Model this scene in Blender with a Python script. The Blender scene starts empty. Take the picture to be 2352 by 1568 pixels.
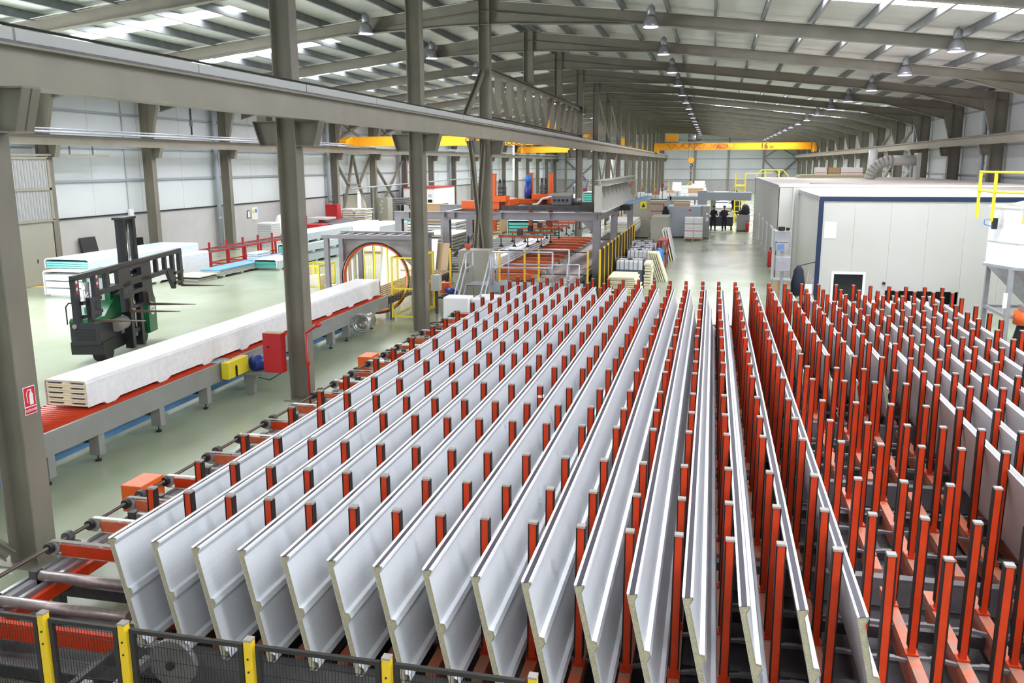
import bpy, math, random
from mathutils import Vector, Matrix
random.seed(7)
S = bpy.context.scene
COL = S.collection
R = math.radians
# ------------------------------------------------------------------ camera
F, YAW, PIT, ROL, H = 1982.1, 0.22596, 0.2024, -0.0038052, 4.6883
_cy, _sy, _cp, _sp = math.cos(YAW), math.sin(YAW), math.cos(PIT), math.sin(PIT)
FW = Vector((-_sy*_cp, _cy*_cp, -_sp)); RT = Vector((_cy, _sy, 0)); UP = RT.cross(FW)
_c, _s = math.cos(ROL), math.sin(ROL)
RT, UP = _c*RT + _s*UP, -_s*RT + _c*UP
CAMP = Vector((0, 0, H))
cd = bpy.data.cameras.new('camera'); cam = bpy.data.objects.new('camera', cd); COL.objects.link(cam)
cd.sensor_width = 36.0; cd.lens = 36.0*F/2352.0; cd.clip_start = .1; cd.clip_end = 600
cam.matrix_world = Matrix(((RT.x, UP.x, -FW.x, 0), (RT.y, UP.y, -FW.y, 0), (RT.z, UP.z, -FW.z, H), (0, 0, 0, 1)))
S.camera = cam
# ------------------------------------------------------------------ world, exposure
W = bpy.data.worlds.new('world'); S.world = W; W.use_nodes = True
bg = W.node_tree.nodes['Background']; bg.inputs[0].default_value = (.86, .93, 1.0, 1); bg.inputs[1].default_value = 9.0
S.view_settings.view_transform = 'Standard'; S.view_settings.look = 'None'
S.view_settings.exposure = -0.42; S.view_settings.gamma = 1.0; S.view_settings.use_curve_mapping = False
SKYL = 46.0     # skylight sheets, backlit by the sky

def A(u, v, x=None, y=None, z=None):
    """a point of the place seen at a pixel, on a given plane"""
    d = FW + RT*((u-1176)/F) - UP*((v-784)/F)
    t = x/d.x if x is not None else (y/d.y if y is not None else (z-H)/d.z)
    return CAMP + d*t

# ------------------------------------------------------------------ materials
M = {}
def mat(n, col, rough=.5, metal=0., var=0., scale=6., bump=0., bscale=40., emit=0., spec=.5, stretch=None, trans=0., col2=None, alpha=1.):
    m = bpy.data.materials.new(n); m.use_nodes = True; t = m.node_tree; b = t.nodes['Principled BSDF']
    c = tuple(col) + (1,)
    b.inputs['Base Color'].default_value = c; b.inputs['Roughness'].default_value = rough
    b.inputs['Metallic'].default_value = metal; b.inputs['Specular IOR Level'].default_value = spec
    if alpha < 1: b.inputs['Alpha'].default_value = alpha
    if trans: b.inputs['Transmission Weight'].default_value = trans
    if var or bump or col2:
        g = t.nodes.new('ShaderNodeNewGeometry'); mp = t.nodes.new('ShaderNodeMapping')
        t.links.new(g.outputs['Position'], mp.inputs[0])
        if stretch: mp.inputs['Scale'].default_value = stretch
        if var or col2:
            no = t.nodes.new('ShaderNodeTexNoise'); no.inputs['Scale'].default_value = scale; no.inputs['Detail'].default_value = 4
            t.links.new(mp.outputs[0], no.inputs['Vector'])
            r = t.nodes.new('ShaderNodeValToRGB'); t.links.new(no.outputs[0], r.inputs[0])
            r.color_ramp.elements[0].position = .32; r.color_ramp.elements[1].position = .68
            c2 = col2 if col2 else tuple(min(1, x*(1+var)) for x in col)
            c1 = col if col2 else tuple(x*(1-var) for x in col)
            r.color_ramp.elements[0].color = tuple(c1)+(1,); r.color_ramp.elements[1].color = tuple(c2)+(1,)
            t.links.new(r.outputs[0], b.inputs['Base Color'])
        if bump:
            n2 = t.nodes.new('ShaderNodeTexNoise'); n2.inputs['Scale'].default_value = bscale
            t.links.new(mp.outputs[0], n2.inputs['Vector'])
            bp = t.nodes.new('ShaderNodeBump'); bp.inputs['Strength'].default_value = bump; bp.inputs['Distance'].default_value = .02
            t.links.new(n2.outputs[0], bp.inputs['Height']); t.links.new(bp.outputs[0], b.inputs['Normal'])
    if emit:
        b.inputs['Emission Color'].default_value = c; b.inputs['Emission Strength'].default_value = emit
    M[n] = m; return m
mat('tan', (.205, .185, .148), .45, 0, .10, 1.2)
mat('tan_lt', (.30, .275, .222), .45, 0, .08, 1.2)
mat('wall', (.66, .69, .70), .45, 0, .03, .6)
mat('wallgrey', (.50, .49, .48), .7, 0, .06, .8, .1, 8)
mat('girt', (.34, .38, .42), .5)
mat('seam', (.38, .41, .43), .6)
mat('roofsheet', (.64, .65, .625), .32, .0, .05, .5)
mat('purlin', (.20, .215, .225), .38, .6, .15, 3)
mat('skylight', (.93, .95, 1.0), .5, emit=SKYL)
mat('lamp_glow', (.78, .60, 1.0), .5, emit=2.6)
mat('lamp_glass', (.34, .34, .37), .25, .5)
mat('lamp_grey', (.30, .31, .32), .4, .4)
mat('orange', (.50, .036, .005), .48, 0, .12, 5, spec=.3)
mat('orange_dull', (.45, .08, .03), .5, 0, .25, 8, col2=(.60, .13, .05))
mat('orange_mach', (.80, .13, .02), .4)
mat('orange_dusty', (.66, .12, .04), .45, 0, 0, 7, col2=(.36, .20, .15))
mat('rubber', (.022, .018, .018), .55)
mat('rubber_brown', (.022, .013, .012), .7, spec=.2)
mat('cap', (.30, .27, .25), .6)
mat('darksteel', (.075, .068, .072), .5, .3, .25, 6)
mat('steelbeam', (.16, .15, .16), .5, .2, .15, 4)
mat('mauve', (.25, .23, .25), .4, .2, .08, 3)
mat('roller', (.30, .24, .235), .35, .5, .15, 20)
mat('shaft', (.13, .09, .08), .35, .6)
mat('steel', (.55, .55, .56), .3, .8)
mat('sheet', (.73, .76, .81), .30, .25, .025, 1.5, stretch=(8, .3, 30))
mat('sheet_back', (.50, .485, .48), .36, .2, .03, 1.5, stretch=(8, .3, 30))
mat('lip', (.86, .87, .88), .35)
mat('tape', (.045, .04, .06), .5)
mat('tape_grey', (.22, .215, .23), .45)
mat('foam', (.42, .375, .27), .85, 0, .12, 60, .5, 120)
mat('foam_yellow', (.80, .76, .55), .8, 0, .06, 10)
mat('film', (.90, .89, .91), .22, 0, .05, 9, .25, 14)
mat('film_blue', (.70, .80, .85), .2, 0, .06, 9, .25, 14)
mat('white', (.82, .83, .84), .4)
mat('white_ext', (.95, .95, .95), .5)
mat('teal', (.10, .42, .36), .4)
mat('blue', (.03, .20, .58), .4)
mat('blue_lt', (.16, .40, .75), .35)
mat('navy', (.008, .022, .07), .45)
mat('motor_blue', (.02, .05, .28), .35)
mat('yellow', (.78, .52, .02), .4)
mat('yellow_bright', (.80, .66, .03), .4)
mat('line_yellow', (.72, .50, .12), .5)
mat('crane', (.95, .42, .015), .38)
mat('red', (.45, .015, .02), .4)
mat('red_sign', (.62, .02, .03), .4)
mat('convgrey', (.27, .265, .25), .45, 0, .05, 3)
mat('grey', (.33, .33, .33), .5, 0, .05, 3)
mat('grey_mach', (.36, .39, .44), .45)
mat('machine_beige', (.34, .325, .27), .45)
mat('ltgrey', (.55, .56, .55), .4)
mat('galv', (.42, .43, .48), .38, .5, .08, 6)
mat('cabin', (.52, .515, .49), .42, 0, .02, .7)
mat('cabin_roof', (.74, .67, .63), .5, 0, .03, .8)
mat('black', (.012, .012, .014), .45)
mat('forkblack', (.022, .021, .03), .4)
mat('green', (.012, .14, .05), .35)
mat('chrome', (.75, .75, .77), .15, 1)
mat('glass_dark', (.02, .02, .022), .08)
mat('cardboard', (.50, .33, .17), .7)
mat('fork_tip', (.12, .08, .06), .4, .6)
mat('cloth_dark', (.010, .014, .03), .8)
mat('skin', (.5, .3, .22), .6)
mat('wood', (.42, .30, .18), .7)
mat('screen', (.10, .16, .35), .3, emit=.6)
mat('ibc', (.70, .73, .78), .35, 0, .06, 5)
mat('ibc_dark', (.10, .13, .20), .35)
mat('lattice', (.50, .49, .46), .45)
mat('paper', (.75, .75, .68), .6)
mat('daylight', (.95, .98, 1.0), .5, emit=9)
mat('pit', (.035, .03, .032), .55, 0, .3, 2)
mat('concrete_line', (.62, .66, .66), .4)

def floor_mat():
    m = bpy.data.materials.new('epoxy'); m.use_nodes = True; t = m.node_tree; b = t.nodes['Principled BSDF']
    g = t.nodes.new('ShaderNodeNewGeometry')
    def noise(sc, det, st, p0, p1):
        mp = t.nodes.new('ShaderNodeMapping'); mp.inputs['Scale'].default_value = st; t.links.new(g.outputs['Position'], mp.inputs[0])
        n = t.nodes.new('ShaderNodeTexNoise'); n.inputs['Scale'].default_value = sc; n.inputs['Detail'].default_value = det
        t.links.new(mp.outputs[0], n.inputs['Vector'])
        r = t.nodes.new('ShaderNodeMapRange'); r.inputs[1].default_value = p0; r.inputs[2].default_value = p1
        t.links.new(n.outputs[0], r.inputs[0]); return r
    a = noise(.35, 3, (1, 1, 1), .35, .65); c = noise(.8, 2, (1, .5, 1), .3, .7)
    mx = t.nodes.new('ShaderNodeMix'); mx.data_type = 'RGBA'; t.links.new(a.outputs[0], mx.inputs[0])
    mx.inputs[6].default_value = (.285, .315, .215, 1); mx.inputs[7].default_value = (.345, .385, .285, 1)
    
    t.links.new(mx.outputs[2], b.inputs['Base Color'])
    rr = t.nodes.new('ShaderNodeMapRange'); rr.inputs[3].default_value = .17; rr.inputs[4].default_value = .26; b.inputs['Specular IOR Level'].default_value = .32
    t.links.new(c.outputs[0], rr.inputs[0]); t.links.new(rr.outputs[0], b.inputs['Roughness'])
    M['epoxy'] = m
floor_mat()

# ------------------------------------------------------------------ mesh helpers
class MB:
    def __init__(s): s.v = []; s.f = []
    def add(s, vs, fs):
        n = len(s.v); s.v += [tuple(p) for p in vs]; s.f += [tuple(n+i for i in f) for f in fs]; return s
    def box(s, x0, x1, y0, y1, z0, z1):
        if x0 > x1: x0, x1 = x1, x0
        if y0 > y1: y0, y1 = y1, y0
        if z0 > z1: z0, z1 = z1, z0
        return s.add([(x, y, z) for z in (z0, z1) for y in (y0, y1) for x in (x0, x1)],
                     [(0, 2, 3, 1), (4, 5, 7, 6), (0, 1, 5, 4), (2, 6, 7, 3), (0, 4, 6, 2), (1, 3, 7, 5)])
    def cbox(s, c, d): return s.box(c[0]-d[0]/2, c[0]+d[0]/2, c[1]-d[1]/2, c[1]+d[1]/2, c[2]-d[2]/2, c[2]+d[2]/2)
    def bar(s, p, q, w, h=None, up=(0, 0, 1)):
        """rectangular bar from p to q, w across, h along up"""
        h = w if h is None else h
        p = Vector(p); q = Vector(q); d = (q-p).normalized(); u = Vector(up)
        if abs(d.dot(u)) > .98: u = Vector((1, 0, 0))
        a = d.cross(u).normalized(); b = a.cross(d).normalized()
        vs = [o + a*(i*w/2) + b*(j*h/2) for o in (p, q) for i, j in ((-1, -1), (1, -1), (1, 1), (-1, 1))]
        return s.add(vs, [(3, 2, 1, 0), (4, 5, 6, 7), (0, 1, 5, 4), (1, 2, 6, 5), (2, 3, 7, 6), (3, 0, 4, 7)])
    def prism(s, prof, a, b, ax='y'):
        """closed profile extruded from a to b along an axis (profile given in the two other axes, in order)"""
        def P(t, q):
            if ax == 'y': return (q[0], t, q[1])
            if ax == 'x': return (t, q[0], q[1])
            return (q[0], q[1], t)
        n = len(prof); vs = [P(a, q) for q in prof]+[P(b, q) for q in prof]
        fs = [(i, (i+1) % n, n+(i+1) % n, n+i) for i in range(n)]+[tuple(range(n-1, -1, -1)), tuple(range(n, 2*n))]
        return s.add(vs, fs)
    def cyl(s, p, q, r, n=12, r2=None):
        p = Vector(p); q = Vector(q); d = (q-p).normalized(); u = Vector((0, 0, 1)) if abs(d.z) < .95 else Vector((1, 0, 0))
        a = d.cross(u).normalized(); b = a.cross(d); r2 = r if r2 is None else r2
        vs = [o + (a*math.cos(2*math.pi*i/n)+b*math.sin(2*math.pi*i/n))*k for o, k in ((p, r), (q, r2)) for i in range(n)]
        return s.add(vs, [(i, (i+1) % n, n+(i+1) % n, n+i) for i in range(n)]+[tuple(range(n-1, -1, -1)), tuple(range(n, 2*n))])
    def tube(s, pts, r, n=8):
        for a, b in zip(pts, pts[1:]): s.cyl(a, b, r, n)
        return s
    def lathe(s, prof, c=(0, 0, 0), n=20):
        """prof: (radius, z) pairs"""
        m = len(prof); vs = [(c[0]+r*math.cos(2*math.pi*i/n), c[1]+r*math.sin(2*math.pi*i/n), c[2]+z) for r, z in prof for i in range(n)]
        fs = [(j*n+i, j*n+(i+1) % n, (j+1)*n+(i+1) % n, (j+1)*n+i) for j in range(m-1) for i in range(n)]
        return s.add(vs, fs+[tuple(range(n-1, -1, -1)), tuple(range((m-1)*n, m*n))])
    def ring(s, c, r0, r1, w, n=36, a0=0, a1=2*math.pi, ax='y'):
        vs = []; full = abs(a1-a0-2*math.pi) < 1e-6; k = n if full else n+1
        for i in range(k):
            t = a0+(a1-a0)*i/n
            for rr, h in ((r0, -w/2), (r1, -w/2), (r1, w/2), (r0, w/2)):
                x, z = rr*math.cos(t), rr*math.sin(t)
                vs.append((c[0]+x, c[1]+h, c[2]+z) if ax == 'y' else (c[0]+h, c[1]+x, c[2]+z))
        fs = []
        for i in range(n):
            a, b = i*4, ((i+1) % k)*4
            for j in range(4): fs.append((a+j, a+(j+1) % 4, b+(j+1) % 4, b+j))
        return s.add(vs, fs)
    def ibeam(s, p, q, h, w, tf=.02, tw=.012, up=(0, 0, 1)):
        """I section: h along up, flanges w wide"""
        p = Vector(p); q = Vector(q); d = (q-p).normalized(); u = Vector(up)
        a = d.cross(u).normalized(); b = a.cross(d).normalized()
        s.bar(p+b*(h/2-tf/2), q+b*(h/2-tf/2), w, tf, up); s.bar(p-b*(h/2-tf/2), q-b*(h/2-tf/2), w, tf, up)
        return s.bar(p, q, tw, h-2*tf, up)
    def build(s, name, m, parent=None, smooth=False, bevel=0):
        me = bpy.data.meshes.new(name)
        o0 = Vector((0, 0, 0)); p = parent
        while p is not None: o0 += p.location; p = p.parent
        me.from_pydata([(x-o0.x, y-o0.y, z-o0.z) for x, y, z in s.v], [], s.f); me.update()
        me.materials.append(M[m])
        if smooth:
            for f in me.polygons: f.use_smooth = len(f.vertices) == 4
        o = bpy.data.objects.new(name, me); COL.objects.link(o)
        if parent is not None: o.parent = parent
        if bevel:
            b = o.modifiers.new('bevel', 'BEVEL'); b.width = bevel; b.segments = 2; b.limit_method = 'ANGLE'
        return o
def B(*a): return MB().box(*a)
def tag(o, label, cat, group=None, kind=None):
    if label: o['label'] = label
    if cat: o['category'] = cat
    if group: o['group'] = group
    if kind: o['kind'] = kind
    return o
def thing(name, label, cat, loc=(0, 0, 0), group=None):
    o = bpy.data.objects.new(name, None); COL.objects.link(o); o.location = loc; o.empty_display_size = .1
    return tag(o, label, cat, group)
def struct(o): o['kind'] = 'structure'; return o
def sempty(name, loc=(0, 0, 0)):
    o = bpy.data.objects.new(name, None); COL.objects.link(o); o.location = loc; return struct(o)
def kid(proto, parent, loc=(0, 0, 0), name=None, rot=None, sc=None):
    c = proto.copy(); COL.objects.link(c); c.parent = parent; c.location = loc
    if rot: c.rotation_euler = rot
    if sc: c.scale = sc
    if name: c.name = name
    return c
def dup(root, loc, label=None, group=None, rotz=None):
    r = root.copy(); COL.objects.link(r); r.location = loc
    if rotz is not None: r.rotation_euler = (0, 0, rotz)
    if label: r['label'] = label
    if group: r['group'] = group
    for ch in list(root.children):
        c = ch.copy(); COL.objects.link(c); c.parent = r
        for g in list(ch.children):
            d = g.copy(); COL.objects.link(d); d.parent = c
    return r
def text(s, size, m, parent, loc, rot, name='lettering', ext=.002, sx=1.):
    cu = bpy.data.curves.new('t', 'FONT'); cu.body = s; cu.size = size; cu.extrude = ext; cu.align_x = 'CENTER'; cu.align_y = 'CENTER'
    o = bpy.data.objects.new('t', cu); COL.objects.link(o)
    dg = bpy.context.evaluated_depsgraph_get(); me = bpy.data.meshes.new_from_object(o.evaluated_get(dg))
    bpy.data.objects.remove(o); me.name = name; me.materials.clear(); me.materials.append(M[m])
    q = bpy.data.objects.new(name, me); COL.objects.link(q)
    o0 = Vector((0, 0, 0)); p = parent
    while p is not None: o0 += p.location; p = p.parent
    q.parent = parent; q.location = Vector(loc)-o0; q.rotation_euler = rot; q.scale = (sx, 1, 1)
    return q
ORD = ['first', 'second', 'third', 'fourth', 'fifth', 'sixth', 'seventh', 'eighth', 'ninth', 'tenth', 'eleventh', 'twelfth', 'thirteenth',
       'fourteenth', 'fifteenth', 'sixteenth', 'seventeenth', 'eighteenth', 'nineteenth', 'twentieth', 'twenty-first', 'twenty-second', 'twenty-third', 'twenty-fourth', 'twenty-fifth', 'twenty-sixth', 'twenty-seventh']

# ================================================================== SETTING
FR = [15.70+7.51*j for j in range(-3, 18)]         # frames of the hall, Y
XL, XC, XR, YB, Y0 = -27.0, -8.0, 13.4, 150.0, -8.0
def roofz(x): return 10.53-.115*abs(x-XC)
struct(B(XL-.3, XR+.3, Y0, YB+.3, -.3, 0).build('floor', 'epoxy'))
# ---- ceiling: sheets bay by bay, skylight strips, purlins
ceil = sempty('ceiling')
def slab(x0, x1, y0, y1, t=.08, dz=0.):
    z0, z1 = roofz(x0)+dz, roofz(x1)+dz
    return MB().add([(x0, y0, z0), (x1, y0, z1), (x1, y1, z1), (x0, y1, z0), (x0, y0, z0+t), (x1, y0, z1+t), (x1, y1, z1+t), (x0, y1, z0+t)],
                    [(0, 3, 2, 1), (4, 5, 6, 7), (0, 1, 5, 4), (1, 2, 6, 5), (2, 3, 7, 6), (3, 0, 4, 7)])
for j in range(len(FR)-1):
    ya, yb = FR[j], FR[j+1]
    for side in (0, 1):
        a, b = (XL, XC) if side == 0 else (XC, XR)
        ym = ya+3.25; yn = ym+1.05
        sky = side == 0 or j < 6 or j >= 9
        if side == 0: s0, s1 = -23.6, (-15.3 if j < 7 else -13.5)
        else: s0, s1 = -.6, 10.2
        for k in range(3):
            slab(a, b, ya+k*1.083, ya+(k+1)*1.083-.012).build('roof_panel', 'roofsheet', ceil)
            slab(a, b, yn+k*1.07, yn+(k+1)*1.07-.012).build('roof_panel', 'roofsheet', ceil)
        if sky:
            slab(a, s0, ym, yn-.012).build('roof_panel', 'roofsheet', ceil); slab(s1, b, ym, yn-.012).build('roof_panel', 'roofsheet', ceil)
            slab(s0, s1, ym, yn-.012, .03, .02).build('skylight', 'skylight', ceil)
        else: slab(a, b, ym, yn-.012).build('roof_panel', 'roofsheet', ceil)
# outer deck over the joints so no sky leaks in
slab(XL-.3, XC, FR[0], YB+.3, .05, .10).build('roof_deck', 'roofsheet', ceil); slab(XC, XR+.3, FR[0], YB+.3, .05, .10).build('roof_deck', 'roofsheet', ceil)
for k in range(1, 15):
    x = XC+.25+(k-1)*1.52
    if x > XR: break
    MB().ibeam((x, FR[0], roofz(x)-.125), (x, YB, roofz(x)-.125), .25, .085, .012, .05).build('purlin', 'purlin', ceil)
for k in range(1, 14):
    x = XC-.3-(k-1)*1.45
    MB().ibeam((x, FR[0], roofz(x)-.125), (x, YB, roofz(x)-.125), .25, .085, .012, .05).build('purlin', 'purlin', ceil)
# ---- left wall
WLY = [30.6-21.6, 30.6-14.4, 30.6-7.2, 30.6, 37.4, 44.2, 51.4, 58.6, 65.9, 73.2, 80.7, 88.2, 95.7, 103.2, 110.7, 118.2, 125.7, 133.2, 140.7, 148.2]
wl = sempty('wall_left'); xw = XL
DOORY = (13.5, 26.2)
edges = [Y0]+WLY+[YB]
for a, b in zip(edges, edges[1:]):
    door = a >= 13 and b <= 26
    B(xw-.15, xw, a, b, 0 if not door else 5.2, 2.48 if not door else 5.3).build('base_panel', 'wallgrey', wl)
    for z0, z1 in ((2.5, 4.02), (4.06, 5.48), (5.52, 7.0), (7.04, 8.4)):
        if door and z0 < 5: continue
        m = (a+b)/2
        B(xw-.1, xw, a+.01, m-.008, z0, z1).build('wall_panel', 'wall', wl); B(xw-.1, xw, m+.008, b-.01, z0, z1).build('wall_panel', 'wall', wl)
B(xw-.2, xw-.11, Y0, 13.2, 2.48, 8.6).build('outer_skin', 'girt', wl)
B(xw-.2, xw-.11, 13.2, 26.3, 5.2, 8.6).build('outer_skin', 'girt', wl)
B(xw-.2, xw-.11, 26.3, YB, 2.48, 8.6).build('outer_skin', 'girt', wl)
for z in (4.04, 5.5, 7.02):
    for a, b in ((Y0, 13.2), (26.3, YB)) if z < 5 else ((Y0, YB),):
        B(xw, xw+.10, a, b, z-.05, z+.05).build('girt', 'girt', wl)
B(xw, xw+.06, 30.8, YB, 2.44, 2.5).build('flashing', 'black', wl)
# ---- right wall
wr = sempty('wall_right'); xw = XR
edges = [Y0]+[y for y in FR if y > Y0+1]+[YB]
for a, b in zip(edges, edges[1:]):
    B(xw, xw+.15, a, b, 0, 2.48).build('base_panel', 'wallgrey', wr)
    for z0, z1 in ((2.5, 4.02), (4.06, 5.48), (5.52, 7.3), (7.34, 8.3)):
        m = (a+b)/2
        B(xw, xw+.1, a+.01, m-.008, z0, z1).build('wall_panel', 'wall', wr); B(xw, xw+.1, m+.008, b-.01, z0, z1).build('wall_panel', 'wall', wr)
B(xw+.11, xw+.2, Y0, YB, 2.48, 8.6).build('outer_skin', 'girt', wr)
for z in (2.5, 4.04, 5.5, 7.32): B(xw-.1, xw, Y0, YB, z-.04, z+.04).build('girt', 'girt', wr)
# ---- back wall
wb = sempty('wall_back')
bx = [XL]+[-8.4-5.45*k for k in (3, 2, 1)]+[-8.4, -3.0, 2.4, 7.9, XR]
for a, b in zip(bx, bx[1:]):
    for z0, z1 in ((0, 2.05), (2.1, 3.78), (3.83, 5.42), (5.47, 7.0), (7.05, 8.45), (8.5, 10.6)):
        if z0 == 0 and a == -8.4:
            B(a, -6.6, YB, YB+.12, z0, z1).build('wall_panel', 'wallgrey', wb); B(-5.2, b, YB, YB+.12, z0, z1).build('wall_panel', 'wallgrey', wb)
            B(-6.6, -5.2, YB, YB+.12, 1.6, 2.05).build('wall_panel', 'wallgrey', wb)
            continue
        m = (a+b)/2; mt = 'wallgrey' if z0 == 0 else 'wall'
        B(a+.01, m-.01, YB, YB+.12, z0, z1).build('wall_panel', mt, wb); B(m+.01, b-.01, YB, YB+.12, z0, z1).build('wall_panel', mt, wb)
    MB().ibeam((b, YB-.2, 0), (b, YB-.2, min(roofz(b), 10.4)), .3, .25, up=(0, 1, 0)).build('wind_post', 'tan_lt', wb)
for z in (2.08, 3.8, 5.45, 7.02, 8.48): B(XL, XR, YB-.1, YB, z-.06, z+.06).build('girt', 'girt', wb)
for (a, b) in ((7.9, 13.2), (-24.8, -19.3)):
    MB().bar((a, YB-.3, .3), (b, YB-.3, 5.4), .18).bar((a, YB-.35, 5.4), (b, YB-.35, .3), .18).bar((a, YB-.3, 5.6), (b, YB-.3, 9), .14).bar((a, YB-.35, 8.6), (b, YB-.35, 5.6), .14).build('cross_brace', 'tan', wb)
B(XL, -6.6, YB+.125, YB+.2, 0, 10.9).build('outer_skin', 'girt', wb); B(-5.2, XR, YB+.125, YB+.2, 0, 10.9).build('outer_skin', 'girt', wb); B(-6.6, -5.2, YB+.125, YB+.2, 1.62, 10.9).build('outer_skin', 'girt', wb)  # unseen skin added behind the panels so no daylight leaks through the joints
B(-6.7, -5.1, YB+.3, YB+.34, 0, 1.7).build('window_1', 'daylight')['kind'] = 'structure'
wf = sempty('wall_front')
for k in range(8):
    a = XL+k*(XR-XL)/8
    B(a, a+(XR-XL)/8-.01, Y0-.15, Y0, 0, 2.5).build('wall_panel', 'wallgrey', wf); B(a, a+(XR-XL)/8-.01, Y0-.15, Y0, 2.52, 10.9).build('wall_panel', 'wall', wf)
# ---- painted lines on the floor
for k in range(7):
    y = 28.2+k*.95
    struct(MB().add([(XL+.1+.0, y, .004), (XL+.1, y+.42, .004), (XL+2.3, y+1.5, .004), (XL+2.3, y+1.1, .004)], [(3, 2, 1, 0)]).build('trim_%d' % (k+1), 'line_yellow'))
struct(B(-2.95, -2.83, 24.0, 56.0, 0, .004).build('trim_8', 'line_yellow'))
struct(B(1.55, 1.70, 62, 130, 0, .004).build('trim_9', 'line_yellow'))
struct(B(-.9, 2.7, 55.2, 55.35, 0, .004).build('trim_10', 'concrete_line'))

# ================================================================== FRAME OF THE HALL
def column(x, y, h, label, group, dx=.40, dy=.30, corb=(-1, 1), z0=0., m='tan', ch=5.52, cl=.50, name='steel_column', haunch=None):
    t = thing(name, label, 'column', (x, y, z0), group)
    b = MB()
    b.box(x-dx/2, x-dx/2+.022, y-dy/2, y+dy/2, z0+.02, h); b.box(x+dx/2-.022, x+dx/2, y-dy/2, y+dy/2, z0+.02, h)
    b.box(x-dx/2+.022, x+dx/2-.022, y-.012, y+.012, z0+.02, h)
    b.build('shaft', m, t)
    B(x-dx/2-.1, x+dx/2+.1, y-dy/2-.1, y+dy/2+.1, z0, z0+.02).build('base_plate', m, t)
    for s in corb:
        xi = x+s*dx/2; xo = xi+s*cl
        MB().prism([(xi, ch-.46), (xi+s*cl*.72, ch-.46), (xo, ch-.02), (xi, ch-.02)], y-.012, y+.012).box(min(xi, xo), max(xi, xo), y-.13, y+.13, ch-.02, ch).box(min(xi, xi+s*cl*.72), max(xi, xi+s*cl*.72), y-.13, y+.13, ch-.48, ch-.46).prism([(xi+s*cl*.70, ch-.46), (xi+s*cl*.72, ch-.46), (xo, ch-.02), (xo-s*.02, ch-.02)], y-.13, y+.13).build('corbel', m, t)
    if haunch:
        s = haunch; xi = x+s*dx/2
        MB().prism([(xi, 6.0), (xi+s*.05, 6.0), (xi+s*.55, roofz(x)-.5), (xi, roofz(x)-.5)], y-.1, y+.1).build('haunch', m, t)
    return t
n = 0
for y in FR:
    if y < 5 or y > 149: continue
    if 38 < y < 46: column(XC, y, roofz(XC)-.22, 'short upper steel column standing on the lattice girder, %s of two' % ('nearer' if y < 40 else 'farther'), 'upper columns on the girder', z0=8.06, corb=(), name='upper_column'); continue
    column(XC+(.16 if n == 0 else 0), y, roofz(XC)-.22, 'tan steel column of the row between the bays, %s from the camera' % ORD[n], 'middle row columns', z0=0.); n += 1
n = 0
for y in WLY:
    if y < 20: continue
    column(XL+.55, y, roofz(XL+.5)-.25, 'tan steel column along the left wall, %s visible from the left' % ORD[n], 'left wall columns', .5, .32, (1,), m='tan', haunch=1); n += 1
n = 0
for y in FR:
    if y < 30 or y > 149: continue
    column(XR-.45, y, roofz(XR-.5)-.25, 'tan steel column along the right wall, %s from the camera' % ORD[n], 'right wall columns', .6, .34, (-1,), m='tan', haunch=-1); n += 1
t = thing('column_brace', 'dark tan diagonal brace at the foot of the nearest column', 'brace', (-8.1, 7.9, 0))
MB().ibeam((-8.0, 8.0, .15), (-8.75, 7.1, 1.45), .16, .14).build('brace', 'tan', t)
# rafters
n = 0
for y in FR:
    if y < 20 or y > 149: continue
    t = thing('roof_rafter', 'tan steel roof rafter spanning both bays, %s from the camera' % ORD[n], 'roof beam', (XC, y, roofz(XC)-.5), 'roof rafters')
    h = .42
    def rz(x, d=0): return roofz(x)-.22-d
    for a, b in ((XL+.3, XC), (XC, XR-.2)):
        MB().ibeam((a, y, rz(a, h/2)), (b, y, rz(b, h/2)), h, .22, .022, .014).build('beam', 'tan', t)
    for s in (-1, 1):   # haunch under the ridge and at the eaves
        xe = XC+s*5.2
        MB().prism([(XC, rz(XC, h)), (XC, rz(XC, h+.42)), (XC+s*1.0, rz(XC, h+.42)), (xe, rz(xe, h))], y-.009, y+.009).prism([(XC, rz(XC, h+.42)), (XC, rz(XC, h+.44)), (XC+s*1.0, rz(XC, h+.44)), (xe, rz(xe, h+.02)), (xe, rz(xe, h)), (XC+s*1., rz(XC, h+.42))], y-.11, y+.11).build('ridge_haunch', 'tan', t)
        X = XL+.8 if s < 0 else XR-.75; xe = X-s*3.4
        MB().prism([(X, rz(X, h)), (X, rz(X, h+.55)), (xe, rz(xe, h))], y-.009, y+.009).prism([(X, rz(X, h+.55)), (X, rz(X, h+.57)), (xe, rz(xe, h+.02)), (xe, rz(xe, h))], y-.11, y+.11).build('eaves_haunch', 'tan', t)
        MB().tube([(XC+s*.6, y-.2, rz(XC+s*.6, .05)), (XC+s*9, y-.2, rz(XC+s*9, -.02)), (XC+s*18, y-.2, rz(XC+s*18, .05))], .012, 5).build('conduit', 'ltgrey', t)
    n += 1
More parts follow.
